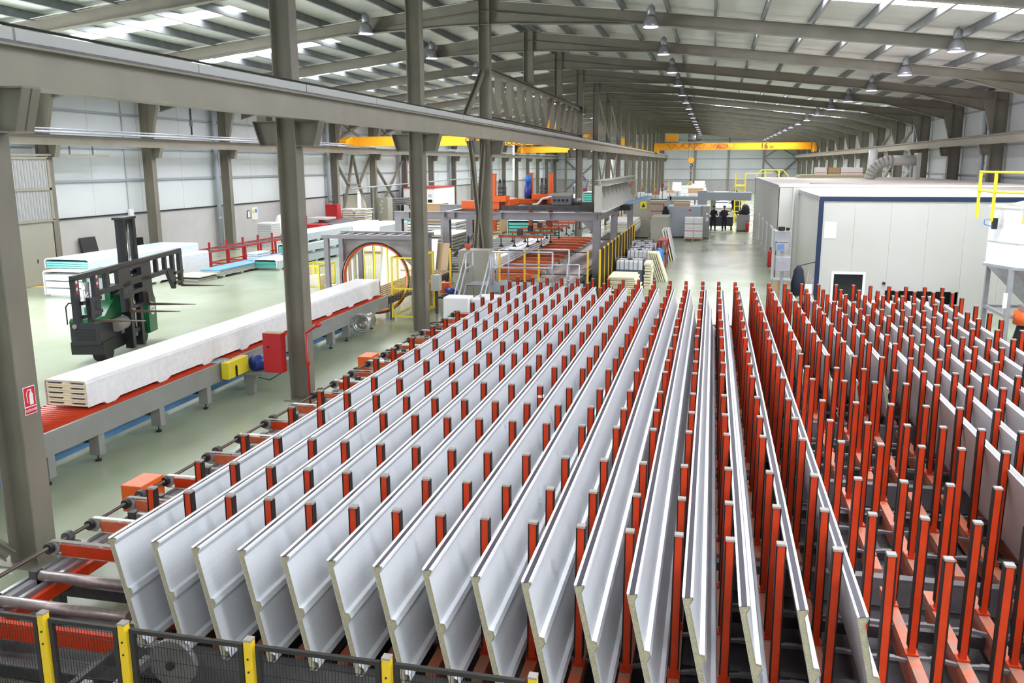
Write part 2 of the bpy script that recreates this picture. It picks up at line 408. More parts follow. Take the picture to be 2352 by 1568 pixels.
# crane rails
def rail(x, y0, y1, label, m, hh=.46, w=.26, zb=5.52):
    t = thing('crane_rail', label, 'crane rail', (x, y0, 5.52))
    MB().ibeam((x, y0, zb+hh/2), (x, y1, zb+hh/2), hh, w, .024, .014).build('girder', m, t)
    if zb > 5.53:
        for y in FR:
            if y > 5 and y < 148 and not 38 < y < 46: B(x-.1, x+.1, y-.12, y+.12, 5.521, zb).build('packer', 'tan', t)
    B(x-.03, x+.03, y0, y1, zb+hh, zb+hh+.05).build('rail', 'steelbeam', t)
    return t
t = rail(-7.50, 4, 148, 'long tan crane runway girder on the right side of the middle columns', 'tan_lt')
for k in range(40):
    y = 5.0+k*3.6
    B(-7.66, -7.63, y, y+3.56, 6.06, 6.19).build('conductor_cover', 'ltgrey', t)
MB().tube([(-7.70, 5, 6.23), (-7.70, 148, 6.23)], .018, 6).build('cable', 'rubber', t)
t = rail(-8.50, 4, 148, 'tan crane runway girder on the left side of the middle columns', 'tan_lt', .24, .22, 5.74)
t = rail(XL+1.15, 20, 148, 'tan crane runway girder along the left wall', 'tan_lt', .36)
MB().tube([(XL+1.5, 26, 6.02), (XL+1.5, 148, 6.02)], .05, 8).build('conductor_pipe', 'galv', t)
MB().tube([(XL+1.5, 26, 6.14), (XL+1.5, 148, 6.14)], .035, 8).build('conductor_pipe', 'galv', t)
rail(XR-1.1, 28, 148, 'tan crane runway girder along the right wall', 'tan_lt', .40)
# lattice girder between the middle columns
t = thing('lattice_girder', 'tan lattice girder between middle columns above the crane runway', 'truss', (XC, 30.7, 6.3))
ya, yb = FR[5], FR[8]
MB().ibeam((XC, ya, 7.95), (XC, yb, 7.95), .2, .26).build('top_chord', 'tan', t); MB().ibeam((XC, ya, 6.30), (XC, yb, 6.30), .2, .26).build('bottom_chord', 'tan', t)
nn = 12; st = (yb-ya)/nn
for k in range(1, nn): B(XC-.11, XC+.11, ya+k*st-.05, ya+k*st+.05, 6.4, 7.86).build('upright', 'tan', t)
for k in range(nn):
    a, b = (7.86, 6.4) if k < nn/2 else (6.4, 7.86)
    MB().bar((XC, ya+k*st+.1, a), (XC, ya+(k+1)*st-.1, b), .18, .06, (0, 1, 0)).build('diagonal', 'tan', t)
for k in range(nn//2+1, nn-1): pass
# bracing in the middle row and knee braces at the fourth column
for (y, w, lb) in ((FR[5], -1.9, 'steel knee braces beside the fourth middle column'), (FR[9], 7.5, 'thin steel cross bracing behind the fifth middle column'), (FR[10]+.01, 7.5, 'thin steel cross bracing further back in the middle column row')):
    t = thing('cross_brace', lb, 'brace', (XC, y, 0))
    if w < 0:
        MB().ibeam((XC-.25, y-1.75, 6.3), (XC-.05, y-.15, 7.9), .16, .2, up=(1, 0, 0)).build('brace', 'tan', t)
        MB().ibeam((XC-.3, y-.95, 5.5), (XC, y-.2, .3), .14, .2, up=(1, 0, 0)).build('brace', 'tan', t)
        MB().ibeam((XC-.3, y-.9, .3), (XC, y-.25, 5.4), .14, .2, up=(1, 0, 0)).build('brace', 'tan', t)
    else:
        MB().bar((XC-.1, y, .3), (XC-.1, y+w, 5.4), .12).build('brace', 'tan', t); MB().bar((XC+.1, y, 5.4), (XC+.1, y+w, .3), .12).build('brace', 'tan', t)
        MB().bar((XC-.1, y, 6.4), (XC-.1, y+w, 9.4), .1).build('brace', 'tan', t); MB().bar((XC+.1, y, 9.4), (XC+.1, y+w, 6.4), .1).build('brace', 'tan', t)
# wall bracing, left wall bays
t = thing('wall_bracing', 'tan W-shaped wind bracing with a short crosspiece on the left wall', 'brace', (XL+.35, 58.6, 0))
ya, yb = WLY[7], WLY[8]; x = XL+.4; L = yb-ya
for p, q in (((ya, 5.4), (ya+.36*L, 3.2)), ((ya+.5*L, 5.4), (ya+.36*L, 3.2)), ((ya+.5*L, 5.4), (ya+.64*L, 3.2)), ((yb, 5.4), (ya+.64*L, 3.2)), ((ya+.36*L, 3.2), (ya+.64*L, 3.2)), ((ya+.36*L, 3.2), (ya+.12*L, .1)), ((ya+.64*L, 3.2), (ya+.95*L, .1))):
    MB().bar((x, p[0], p[1]), (x, q[0], q[1]), .2, .14).build('brace', 'tan', t)
t = thing('wall_bracing', 'tan X-shaped wind bracing on the left wall, right of the W-shaped one', 'brace', (XL+.35, 66, 0))
ya, yb = WLY[8], WLY[9]
MB().bar((x, ya, 5.2), (x, yb, .2), .2, .14).build('brace', 'tan', t); MB().bar((x+.05, yb, 5.2), (x+.05, ya, .2), .2, .14).build('brace', 'tan', t)
for k, y in enumerate((WLY[7], WLY[8])):
    t = thing('wall_bracing', 'tan X-shaped wind bracing above the left crane runway, %s of two' % ('nearer' if k == 0 else 'farther'), 'brace', (x, y, 6.2))
    MB().bar((x, y, 6.2), (x, y+7, 8.2), .16).build('brace', 'tan', t); MB().bar((x+.05, y, 8.2), (x+.05, y+7, 6.2), .16).build('brace', 'tan', t)
for k in (5, 6):
    y = FR[k+4]
    t = thing('wall_bracing', 'tan wind bracing on the right wall, %s of two crossed bays' % ('nearer' if k == 5 else 'farther'), 'brace', (XR-.3, y, 2.5))
    MB().bar((XR-.3, y, 2.8), (XR-.3, y+7.5, 5.3), .18).bar((XR-.3, y, 5.9), (XR-.3, y+3.7, 7.0), .18).bar((XR-.3, y+3.7, 7), (XR-.3, y, 8), .18).build('brace', 'tan', t)
    MB().bar((XR-.35, y, 5.3), (XR-.35, y+7.5, 2.8), .18).bar((XR-.35, y+7.5, 5.9), (XR-.35, y+3.7, 7), .18).bar((XR-.35, y+3.7, 7), (XR-.35, y+7.5, 8), .18).build('brace', 'tan', t)
# downpipes
k = 0
for y in (WLY[5]-.55, WLY[7]-.55, WLY[9]-.5, WLY[11]-.5):
    t = thing('downpipe', 'dark grey rainwater pipe on the left wall beside a column, %s from the left' % ORD[k], 'pipe', (XL+.3, y, 0), 'left downpipes'); k += 1
    MB().tube([(XL+.3, y, .02), (XL+.3, y, 8.1)], .13, 10).build('pipe', 'girt', t, True)
    for z in (1.8, 4.3, 6.8): MB().cyl((XL+.3, y, z), (XL+.3, y, z+.1), .15, 10).build('collar', 'girt', t)
k = 0
for y in (FR[7]+.5, FR[9]+.5, FR[11]+.5):
    t = thing('downpipe', 'dark grey rainwater pipe on the right wall beside a column, %s from the camera' % ORD[k], 'pipe', (XR-.9, y, 0), 'right downpipes'); k += 1
    MB().tube([(XR-.4, y, 8.3), (XR-.9, y, 8.0), (XR-.9, y, .02)], .12, 10).build('pipe', 'girt', t, True)
    for z in (2.3, 4.6, 6.9): MB().cyl((XR-.9, y, z), (XR-.9, y, z+.1), .14, 10).build('collar', 'girt', t)
# lamps
lamp = thing('highbay_lamp', 'bell-shaped highbay lamp', 'lamp', (0, 0, 0), 'highbay lamps')
MB().lathe([(.09, .38), (.13, .40), (.13, .60), (.10, .66), (.05, .70)], n=16).build('housing', 'lamp_grey', lamp, True)
MB().lathe([(.26, .02), (.27, .05), (.25, .15), (.18, .30), (.10, .38)], n=24).build('reflector', 'lamp_glass', lamp, True)
MB().lathe([(.245, 0), (.25, .018)], n=24).build('lens', 'lamp_glow', lamp)
MB().cyl((0, 0, .64), (0, 0, .74), .02, 6).build('hook', 'lamp_grey', lamp)
LL_ = bpy.data.lights.new('lamp_light', 'AREA'); LL_.shape = 'DISK'; LL_.size = .42; LL_.energy = 120; LL_.color = (1.0, .95, .97)
lo_ = bpy.data.objects.new('lamp_light', LL_); COL.objects.link(lo_); lo_.parent = lamp; lo_.location = (0, 0, -.02)
rows = ((-2.22, 9.2, "the right bay's inner row", 0, 16), (7.16, 8.12, "the right bay's outer row", 0, 15), (-12.26, 9.35, "the left bay's inner row", 0, 9), (-21.57, 8.5, "the left bay's outer row", 0, 9))
first = True
for x, z, nm, a, b in rows:
    z = roofz(x)-.64-.95-.02
    for k in range(a, b):
        lb = 'violet-glowing highbay lamp, %s from the camera in %s' % (ORD[k], nm)
        loc = (x, FR[5]-.42+7.51*k, z if False else {-2.22: 9.10, 7.16: 8.04, -12.26: 9.24, -21.57: 8.22}[x])
        if first: lamp.location = loc; lamp['label'] = lb; first = False
        else: dup(lamp, loc, lb)

# ================================================================== PANEL RACK
D = .41427; XB = -5.1269; ROWY = [23.016, 22.103, 21.294, 20.126, 19.213, 18.404, 17.236, 16.323, 15.514, 14.346, 13.433, 12.624, 11.456, 10.543, 9.734, 8.566, 7.653, 6.844]
PT = 1.668; PBZ = .385
struct(B(-5.05, 6.2, 5.6, 24.0, .001, .02).build('trim_11', 'pit'))
# prototypes
def post_mesh():
    b = MB().box(-.029, .029, -.03, .03, PBZ, PT-.012); b.box(-.055, .055, -.05, .05, PBZ-.012, PBZ); return b
proto = {}
proto['post'] = post_mesh().build('post', 'orange')
proto['strip'] = MB().box(-.041, -.0295, -.034, .034, PBZ+.06, PT-.014).box(.0295, .041, -.034, .034, PBZ+.06, PT-.014).build('rubber_strip', 'rubber_brown')
proto['cap'] = MB().box(-.036, .036, -.034, .034, PT-.012, PT+.006).build('post_cap', 'cap')
bar_l = ROWY[0]-ROWY[2]+.75
proto['bar'] = MB().box(-.05, .05, -bar_l/2, bar_l/2, .27, .368).box(-.03, .03, -bar_l/2+.1, bar_l/2-.1, .10, .27).build('carrier_bar', 'orange_dusty')
proto['link'] = MB().bar((-.20, .0, .33), (-.04, .03, .335), .035, .03).bar((-.06, .03, .335), (.06, .03, .335), .05, .034).bar((.04, .03, .335), (.21, .0, .33), .035, .03).build('chain_link', 'steelbeam')
LB = ['farthest', 'second farthest', 'third farthest', 'third nearest', 'second nearest', 'nearest']
firstpost = True
for gidx in range(6):
    ys = ROWY[3*gidx:3*gidx+3]; yc = (ys[0]+ys[2])/2
    t = thing('panel_rack', 'rack section with rows of upright orange posts on chains, %s from the camera' % LB[gidx], 'rack', (0, yc, .02), 'comb rack sections')
    x0, x1 = XB-.25, XB+26*D+.3
    yb = ys[2]-.50
    for dy in (0,):
        MB().ibeam((x0, yb, .19), (x1, yb, .19), .32, .12).box(x0, x1, yb-.055, yb-.045, .05, .34).build('crossbeam', 'steelbeam', t)
    MB().box(x0, x1, ys[0]-.25, ys[0]-.17, .12, .24).build('crossbeam', 'darksteel', t)
    MB().box(x0, x1, ys[2]+.40, ys[2]+.48, .12, .24).build('crossbeam', 'darksteel', t)
    for k in range(7):
        xx = x0+.2+k*(x1-x0-.4)/6
        B(xx-.05, xx+.05, ys[2]-.4, ys[0]+.3, .02, .12).build('sleeper', 'darksteel', t)
    for k in range(27):
        x = XB+k*D
        br = kid(proto['bar'], t, (x, 0, -.02), 'carrier_bar')
        for y in ys:
            dx = random.uniform(-.006, .006)
            p = kid(proto['post'], t, (x+dx, y-yc, -.02), 'post', (random.uniform(-.006, .006), random.uniform(-.008, .008), 0))
            kid(proto['strip'], p, (0, 0, 0), 'rubber_strip'); kid(proto['cap'], p, (0, 0, 0), 'post_cap')
        for dy in (-.72, -.12, .52):
            if k < 26: kid(proto['link'], t, (x+D/2, dy+random.uniform(-.02, .02), -.02+random.uniform(-.01, .01)), 'chain_link', (0, 0, random.uniform(-.12, .12)))
for p in proto.values(): bpy.data.objects.remove(p)
# white tape around one post
tag(B(XB+7*D-.044, XB+7*D+.044, ROWY[12]-.037, ROWY[12]+.037, 1.50, 1.535).build('tape_band', 'lip'), 'strip of white tape around one orange rack post', 'tape')
struct(B(XB-.3, XB+26*D+.35, 23.55, 23.75, 0, .42).build('trim_12', 'mauve'))

# ---- long sandwich panels leaning in the rack (top edge as origin, x to the right face)
PW = 1.055; LEAN = R(12.2)
core = [(.002, -.006), (.072, -.006), (.076, -.020), (.046, -.058), (.044, -.060), (.044, -.475), (.080, -.487), (.084, -.528), (.044, -.575), (.044, -1.0), (.036, -1.035), (.02, -1.05), (.002, -1.05)]
right = [(.060, -.001), (.078, -.001), (.080, -.020), (.048, -.060), (.0455, -.066), (.0455, -.470), (.082, -.483), (.0865, -.530), (.0455, -.579), (.0455, -.965), (.080, -.985), (.084, -1.03), (.055, -1.055), (.030, -1.058)]
def rot(p): x, z = p; c, s = math.cos(LEAN), math.sin(LEAN); return (x*c-z*s, x*s+z*c)
def ribbon(pts, th, y0, y1):
    b = MB()
    for a, c in zip(pts, pts[1:]):
        dx, dz = c[0]-a[0], c[1]-a[1]; l = math.hypot(dx, dz); nx, nz = dz/l*th, -dx/l*th
        b.prism([rot(a), rot(c), rot((c[0]+nx*-1, c[1]+nz*-1)), rot((a[0]-nx, a[1]-nz))], y0, y1)
    return b
def panel_proto(y0, y1, label, loc, left, group, dark=True):
    t = thing('sandwich_panel', label, 'panel', loc, group)
    def bb(mb, n, m):
        o = mb.build(n, m); o.parent = t; return o
    if not left:
        pass
    bb(MB().prism([rot(p) for p in core], y0, y1), 'foam_core', 'foam')
    bb(ribbon(right, .0018, y0-.004, y1+.004), 'ribbed_sheet', 'sheet')
    ob = MB().prism([rot(p) for p in ((-.001, .014), (.001, .014), (.001, -1.05), (-.001, -1.05))], y0-.004, y1+.004)
    bb(MB().prism([rot(p) for p in ((.0015, .010), (.015, .006), (.018, .0005), (.0015, -.004))], y0-.004, y1+.004), 'edge_lip', 'lip')
    bb(MB().prism([rot(p) for p in ((.061, .0005), (.064, .004), (.080, .000), (.0805, -.016), (.0785, -.004), (.060, -.003))], y0-.0045, y1+.0045), 'edge_lip', 'lip')
    bb(ob, 'flat_sheet', 'sheet_back')
    bb(MB().prism([rot(p) for p in ((.016, -.005), (.060, -.005), (.060, .0), (.016, .0))], y0-.003, y1+.003), 'joint_tape', 'tape' if dark else 'tape_grey')
    return t
XA = -5.068; ZA = 1.471; YA = 6.13; YE = 22.72
tops = [(272,1226),(366,1239),(457,1250),(546,1263),(643,1277),(754,1289),(853,1302),(962,1316.5),(1077.6,1329),(1191,1341),(1316,1351.5),(1436,1367),(1563,1378),(1688,1388.5),(1824,1402),(1956,1408)]
px = [XA+j*D for j in range(27)]
t0 = None
def plabel(j):
    if j < 15: return 'long white ribbed sandwich panel standing in the rack, %s counted from the left end' % ORD[j]
    return 'long white sandwich panel in the rack, last of the left run, beside empty slots'
for j in range(16):
    xx = px[j]
    loc = (xx, 0, ZA)
    if t0 is None: t0 = panel_proto(YA, YE, plabel(0), loc, True, 'long panels in the left of the rack')
    else: dup(t0, (loc[0], random.uniform(-.03, .03), loc[2]), plabel(j))
t1 = None
for i, (j, y) in enumerate(((16, 15.6), (17, 15.25), (18, 15.35), (19, 14.9))):
    lb = 'short white sandwich panel at the back of the rack, %s of four from left' % ORD[i]
    if t1 is None: t1 = panel_proto(0, YE-15.5, lb, (px[j], y, ZA), False, 'short panels at the back of the rack', False)
    else: dup(t1, (px[j], y, ZA), lb)
t2 = None
for i in range(6):
    lb = 'long grey-white panel in the right part of the rack, %s counted from its left' % ORD[i]
    j = 20+i
    if t2 is None: t2 = panel_proto(YA, YE, lb, (px[j]-.03, 0, ZA), False, 'long panels in the right of the rack', False)
    else: dup(t2, (px[j]-.03, random.uniform(-.03, .03), ZA), lb)

# ---- infeed conveyor along the left edge of the rack
X0, X1 = -6.95, -5.22
t = thing('infeed_conveyor', "dark conveyor with orange belt arms and grey rollers along the rack's left edge", 'conveyor', (X0, 5, 0))
MB().tube([(X0, 4.0, .58), (X0, 24.0, .58)], .022, 8).build('drive_shaft', 'shaft', t, True)
for x, z, w, m in ((X0+.12, .44, .05, 'steel'), (X0+.22, .44, .08, 'mauve'), (X0+.34, .42, .05, 'steel')):
    B(x-w/2, x+w/2, 4.6, 24.0, z-.05, z+.03).build('side_rail', m, t)
B(X0+.40, X0+.46, 4.6, 24, .30, .42).build('side_rail', 'orange', t)
B(X1+.02, X1+.08, 4.6, 24, .25, .36).build('side_rail', 'darksteel', t)
for y in (4.7, 5.9, 7.3, 9.2, 11.2, 13.2, 15.2, 17.2, 19.2, 21.2, 23.2):
    B(X0+.15, X1+.05, y-.05, y+.05, .16, .28).build('crosspiece', 'darksteel', t)
    for x in (X0+.22, X1-.05): B(x-.05, x+.05, y-.05, y+.05, 0, .40 if x < X0+.5 else .25).build('leg', 'darksteel', t)
arms = [7.55, 8.2, 8.85, 9.65, 10.62, 11.5, 12.3, 13.25, 14.1, 14.95, 15.8, 16.7, 17.6, 18.45, 19.3, 20.2, 21.1, 22.0, 22.9]
for i, y in enumerate(arms):
    a = MB().box(X0+.10, X1+.10, y-.022, y+.022, .47, .60).build('belt_arm', 'orange_dull' if i % 3 else 'orange', t)
    MB().box(X0, X1+.12, y-.03, y+.03, .632, .640).box(X0, X1+.12, y-.03, y+.03, .515-.05, .522-.05).build('belt', 'paper' if i % 2 else 'cap', a)
    MB().cyl((X0, y-.034, .555), (X0, y+.034, .555), .082, 16).build('pulley', 'cap', a, True)
    MB().cyl((X0, y-.10, .57), (X0, y-.05, .57), .06, 12).build('collar', 'black', a)
    if i % 2 == 0:
        MB().cyl((X0, y+.18, .58), (X0, y+.26, .58), .065, 10).box(X0-.07, X0+.12, y+.17, y+.27, .42, .53).build('bearing_block', 'darksteel', t)
y = 6.48
k = 0
while y < 23.5:
    if min(abs(y-a) for a in arms) > .10:
        MB().cyl((X0+.28, y, .50), (X1, y, .50), .058, 14).build('roller', 'roller', t, True)
        B(X0+.17, X0+.26, y-.05, y+.05, .20, .56).build('roller_bracket', 'darksteel', t)
    y += .52 if k % 2 else .55; k += 1
B(-7.4, -5.0, 6.18, 6.24, .30, .47).build('end_beam', 'orange', t); B(-7.4, -4.7, 5.64, 5.70, .02, .18).build('end_beam', 'darksteel', t); B(-7.2, -5.05, 6.0, 6.9, .10, .16).build('dark_floor_cover', 'darksteel', t)  # last piece: dark plate added so the floor below does not show bright
for i, (y, lb) in enumerate(((9.4, 0), (17.15, 1))):
    g = B(-7.28, -6.98, y-.28, y+.20, .30, .66).build('gear_cover', 'orange_mach', t, bevel=.01)
    B(-7.2, -7.05, y-.1, y+.05, 0, .30).build('foot', 'darksteel', g)
# grey reel behind the fence
RX, RZ = -4.02, .82
t = thing('cable_reel', 'round grey reel disc standing behind the dark mesh fence', 'reel', (-4.0, 5.45, 0))
MB().cyl((RX, 5.42, RZ), (RX, 5.47, RZ), .20, 32).build('disc', 'steelbeam', t, True)
MB().cyl((RX, 5.38, RZ), (RX, 5.41, RZ), .035, 12).build('hub', 'black', t)
B(RX-.08, RX+.08, 5.48, 5.58, 0, .8).build('stand', 'darksteel', t)
MB().box(-4.22, -3.88, 5.37, 5.6, .28, .40).build('bracket', 'cap', t)
t = thing('floor_machine', 'dark steel floor frame seen through the mesh fence at the lower left', 'frame', (-6, 5.3, 0))
for z in (.14, .5): MB().bar((-7.3, 5.15, z), (-4.4, 5.15, z), .08).bar((-7.2, 5.15, z), (-7.2, 5.9, z), .07).bar((-4.6, 5.15, z), (-4.6, 5.9, z), .07).build('beam', 'steelbeam', t)
for x in (-7.2, -5.9, -4.6): B(x-.04, x+.04, 5.11, 5.19, 0, .75).build('upright', 'mauve', t)
MB().tube([(-6.9, 5.3, .62), (-6.2, 5.25, .45), (-5.6, 5.3, .2)], .012, 5).tube([(-6.7, 5.3, .3), (-6.0, 5.4, .16), (-5.3, 5.35, .1)], .012, 5).build('blue_hose', 'blue', t)
# ---- mesh fence in the foreground
FY = 4.92
t = thing('mesh_fence', 'black mesh safety fence on yellow posts in the lower left foreground', 'fence', (-3.5, FY, 0))
fposts = [-5.85, -4.70, -4.02, -3.02, -2.0, -1.0]
ftop = 1.42
for x in fposts:
    p = B(x-.028, x+.028, FY-.03, FY+.03, 0, ftop+.03).build('fence_post', 'yellow', t)
    B(x-.03, x+.03, FY-.032, FY+.032, ftop+.03, ftop+.045).build('post_cap', 'cap', p)
    MB().cyl((x, FY-.035, ftop-.1), (x, FY-.029, ftop-.1), .008, 8).cyl((x, FY-.035, ftop-.2), (x, FY-.029, ftop-.2), .008, 8).build('bolt', 'black', p)
for a, b in zip(fposts, fposts[1:]):
    a += .05; b -= .05
    f = MB().box(a, b, FY-.015, FY+.015, ftop-.03, ftop).box(a, b, FY-.015, FY+.015, .08, .11).box(a, a+.035, FY-.015, FY+.015, .11, ftop-.03).box(b-.035, b, FY-.015, FY+.015, .11, ftop-.03).build('fence_frame', 'rubber', t)
    w = MB(); x = a+.05
    while x < b-.04: w.box(x-.0015, x+.0015, FY-.003, FY, .1, ftop-.03); x += .0245
    z = .2
    while z < ftop-.05: w.box(a, b, FY, FY+.003, z-.002, z+.002); z += .11
    w.build('wire_mesh', 'black', f)['kind'] = 'stuff'
# hanging sign on the first column (EXTINTOR)
t = thing('fire_extinguisher_sign', 'red and white EXTINTOR fire extinguisher sign on the nearest column', 'sign', (-7.63, 8.19, 1.9))
def sb(a, b, z0, z1, d, n_, m_): return B(-7.638+d, -7.634+d, 8.19+a, 8.19+b, 1.86+z0, 1.86+z1).build(n_, m_, t)
sb(-.09, .09, 0, .33, 0, 'plate', 'white'); sb(-.08, .08, .10, .32, .004, 'red_field', 'red_sign'); sb(-.08, .08, .01, .085, .004, 'red_band', 'red_sign')
MB().box(-7.630, -7.626, 8.18, 8.235, 1.975, 2.10).box(-7.630, -7.626, 8.19, 8.225, 2.10, 2.12).box(-7.630, -7.626, 8.20, 8.215, 2.12, 2.145).box(-7.630, -7.626, 8.16, 8.22, 2.145, 2.155).bar((-7.628, 8.165, 2.15), (-7.628, 8.14, 2.11), .008, .004, (1, 0, 0)).bar((-7.628, 8.14, 2.11), (-7.628, 8.15, 2.0), .008, .004, (1, 0, 0)).build('pictogram', 'white', t)
text('EXTINTOR', .042, 'white', t, (-7.628, 8.19, 1.907), (R(90), 0, R(90)), sx=.78)

# ================================================================== LEFT PACKING CONVEYOR (orange rollers)
CX0, CX1, CZ = -10.62, -9.42, .83
t = thing('roller_conveyor', 'long conveyor with orange rollers and grey side beams carrying the wrapped panel pack', 'conveyor', (CX0, 10, 0))
for (a, b) in ((6.0, 15.1), (15.5, 24.3)):
    for x in (CX0, CX1-.05): B(x, x+.05, a, b, CZ-.36, CZ+.0).build('side_beam', 'convgrey', t)
y = 6.1; pr_ = None
while y < 24.2:
    if not 15.05 < y < 15.45:
        if pr_ is None: pr_ = MB().cyl((CX0+.05, 10, 0), (CX1-.05, 10, 0), .030, 10).build('roller', 'orange', t, True); pr_.location = (0, y-10, CZ-.03)
        else: kid(pr_, t, (0, y-10, CZ-.03), 'roller')
    else:
        MB().cyl((CX0+.05, y, CZ-.03), (CX1-.05, y, CZ-.03), .034, 10).build('drive_roller', 'galv', t, True)
    y += .105
B(CX0+.05, CX1-.05, 6, 24.2, CZ-.30, CZ-.27).build('tray', 'convgrey', t)
for y in (7.6, 8.9, 10.4, 11.5, 13.1, 14.6, 16.3, 18.4, 20.4, 21.4, 23.2):
    for x in (CX0+.1, CX1-.12):
        l = B(x-.09 if x > -10 else x-.06, x+.10, y-.07, y+.07, .12, CZ-.36).build('leg', 'convgrey', t)
        MB().cyl((x, y, .03), (x, y, .12), .012, 6).cyl((x, y, 0), (x, y, .03), .05, 10).build('foot', 'black', l)
    B(CX0+.1, CX1-.1, y-.03, y+.03, .30, .36).build('crosspiece', 'darksteel', t)
B(-10.12, -10.02, 6, 24, .08, .18).build('floor_duct', 'blue_lt', t)
# motor unit
t = thing('drive_motor', 'blue and grey gear motor behind a yellow chain guard beside the roller conveyor', 'motor', (-9.1, 15.3, 0))
MB().box(-9.36, -9.20, 14.95, 15.72, .52, .86).build('chain_guard', 'yellow_bright', t, bevel=.01)
MB().box(-9.199, -9.19, 15.2, 15.27, .52, .72).cyl((-9.2, 15.235, .72), (-9.19, 15.235, .72), .035, 14).build('slot', 'black', t)
MB().cyl((-9.15, 15.78, .66), (-9.0, 16.05, .66), .15, 18).cyl((-9.17, 15.85, .72), (-9.02, 15.85, .72), .12, 14).build('gearbox', 'motor_blue', t, True)
MB().cyl((-9.0, 16.05, .66), (-8.98, 16.1, .66), .15, 18).cyl((-8.98, 16.1, .66), (-8.78, 16.45, .66), .10, 16).build('motor', 'ltgrey', t, True)
MB().cbox((-8.9, 16.2, .79), (.14, .14, .07)).build('terminal_box', 'ltgrey', t)
MB().box(-9.38, -8.85, 15.6, 16.25, .46, .50).box(-9.3, -9.1, 15.7, 15.8, .05, .46).cyl((-9.2, 15.75, 0), (-9.2, 15.75, .05), .05, 8).build('bracket', 'convgrey', t)
MB().tube([(-8.86, 16.25, .6), (-8.8, 16.3, .35), (-8.95, 16.1, .25), (-9.1, 15.9, .35)], .010, 5).build('cable', 'black', t)
# wrapped pack on it
SX0, SX1, SY0, SY1 = -10.42, -9.62, 11.52, 24.2
t = thing('wrapped_panel_pack', 'long film-wrapped pack of sandwich panels on the orange roller conveyor', 'panel pack', (SX0, SY0, CZ+.006))
z0 = CZ+.065
for k in range(5):
    zz = z0+k*.083
    b = MB()
    # panel pair end profile with central ridge
    b.prism([(SX0+.03, zz), (SX1-.03, zz), (SX1-.03, zz+.026), (-9.93, zz+.026), (-9.96, zz+.050), (-10.08, zz+.050), (-10.11, zz+.026), (SX0+.03, zz+.026)], SY0, SY1-.05)
    b.box(SX1-.075, SX1-.03, SY0, SY1-.05, zz+.026, zz+.045).box(SX0+.03, SX0+.06, SY0, SY1-.05, zz+.026, zz+.045)
    b.box(SX0+.03, SX1-.03, SY0, SY1-.05, zz+.052, zz+.078)
    b.build('foam_panel', 'foam_yellow', t)
    for ga, gb in ((SX0+.075, -10.13), (-9.91, SX1-.08)): B(ga, gb, SY0+.004, SY0+.3, zz+.03, zz+.049).build('panel_sheet', 'navy', t)
ch = .045
MB().add([(x, y, z) for y in (SY0-.02, SY1) for x, z in ((SX0, z0-.005), (SX0, z0+.38), (SX0+ch, z0+.425), (SX1-ch, z0+.425), (SX1, z0+.38), (SX1, z0-.005), (SX1-.012, z0-.005), (SX1-.012, z0+.375), (SX1-ch, z0+.413), (SX0+ch, z0+.413), (SX0+.012, z0+.375), (SX0+.012, z0-.005))],
         [(i, (i+1) % 12, 12+(i+1) % 12, 12+i) for i in range(12)]+[(0, 1, 10, 11), (1, 2, 9, 10), (2, 3, 8, 9), (3, 4, 7, 8), (4, 5, 6, 7)]).build('wrapping_film', 'film', t)
B(SX0, SX1, SY1-.05, SY1, z0, z0+.38).build('end_film', 'film', t)
y = SY0+.35
while y < SY1-.6:
    MB().prism([(y, z0-.002), (y+.07, CZ+.006), (y+.28, CZ+.006), (y+.42, z0-.002)], SX0+.02, SX1-.002, 'x').build('foam_foot', 'white', t); y += 1.42

# ================================================================== FORKLIFT
FA = R(13.6); fo = Vector((-14.37, 19.06, 0))
t = thing('forklift', 'green and black side-loading forklift with a wide raised black fork carriage', 'forklift', fo)
t.rotation_euler = (0, 0, FA)
def fk(mb, name, m, parent=None, smooth=False, bevel=0):
    par = parent or t; q = mb.build(name, m, None, smooth, bevel); q.parent = par; return q
ch = MB().box(-.85, -.08, -1.55, 1.6, .25, .55)
fk(ch, 'chassis', 'black')
e = fk(MB().prism([(-.80, .5), (-.10, .5), (-.10, 1.02), (-.80, 1.02)], -1.6, -.45), 'engine_cover', 'forkblack')
fk(MB().prism([(-.82, 1.02), (-.09, 1.02), (-.11, 1.14), (-.78, 1.14)], -1.61, -.85), 'hood', 'green', bevel=.02)
fk(MB().prism([(-1.3, 1.0), (-1.3, 1.14), (-.6, 1.55), (.5, 1.55), (.5, 1.0)], -.80, -.1, 'x'), 'hood', 'green')
for z in (.60, .68, .76, .84): fk(B(-.68, -.22, -1.615, -1.6, z, z+.035), 'louvre', 'black', e)
fk(MB().cyl((-.68, -1.63, .95), (-.68, -1.6, .95), .055, 16), 'headlight', 'cap', e)
for k in range(4): fk(B(-.7, -.2, -1.5+k*.14, -1.43+k*.14, 1.14, 1.155), 'hood_rib', 'black', e)
fk(MB().tube([(-.84, -1.62, 1.0), (-.84, -1.62, 1.42), (-.80, -1.55, 1.5), (-.3, -1.5, 1.5), (-.22, -1.5, 1.42), (-.22, -1.5, 1.15)], .018, 7), 'guard_rail', 'black')
fk(MB().cyl((-.55, -1.15, 1.15), (-.55, -1.15, 1.95), .085, 14), 'exhaust', 'chrome', None, True)
fk(MB().cyl((-.02, -.9, .85), (-.02, -.45, .85), .17, 16), 'tank', 'cap', None, True)
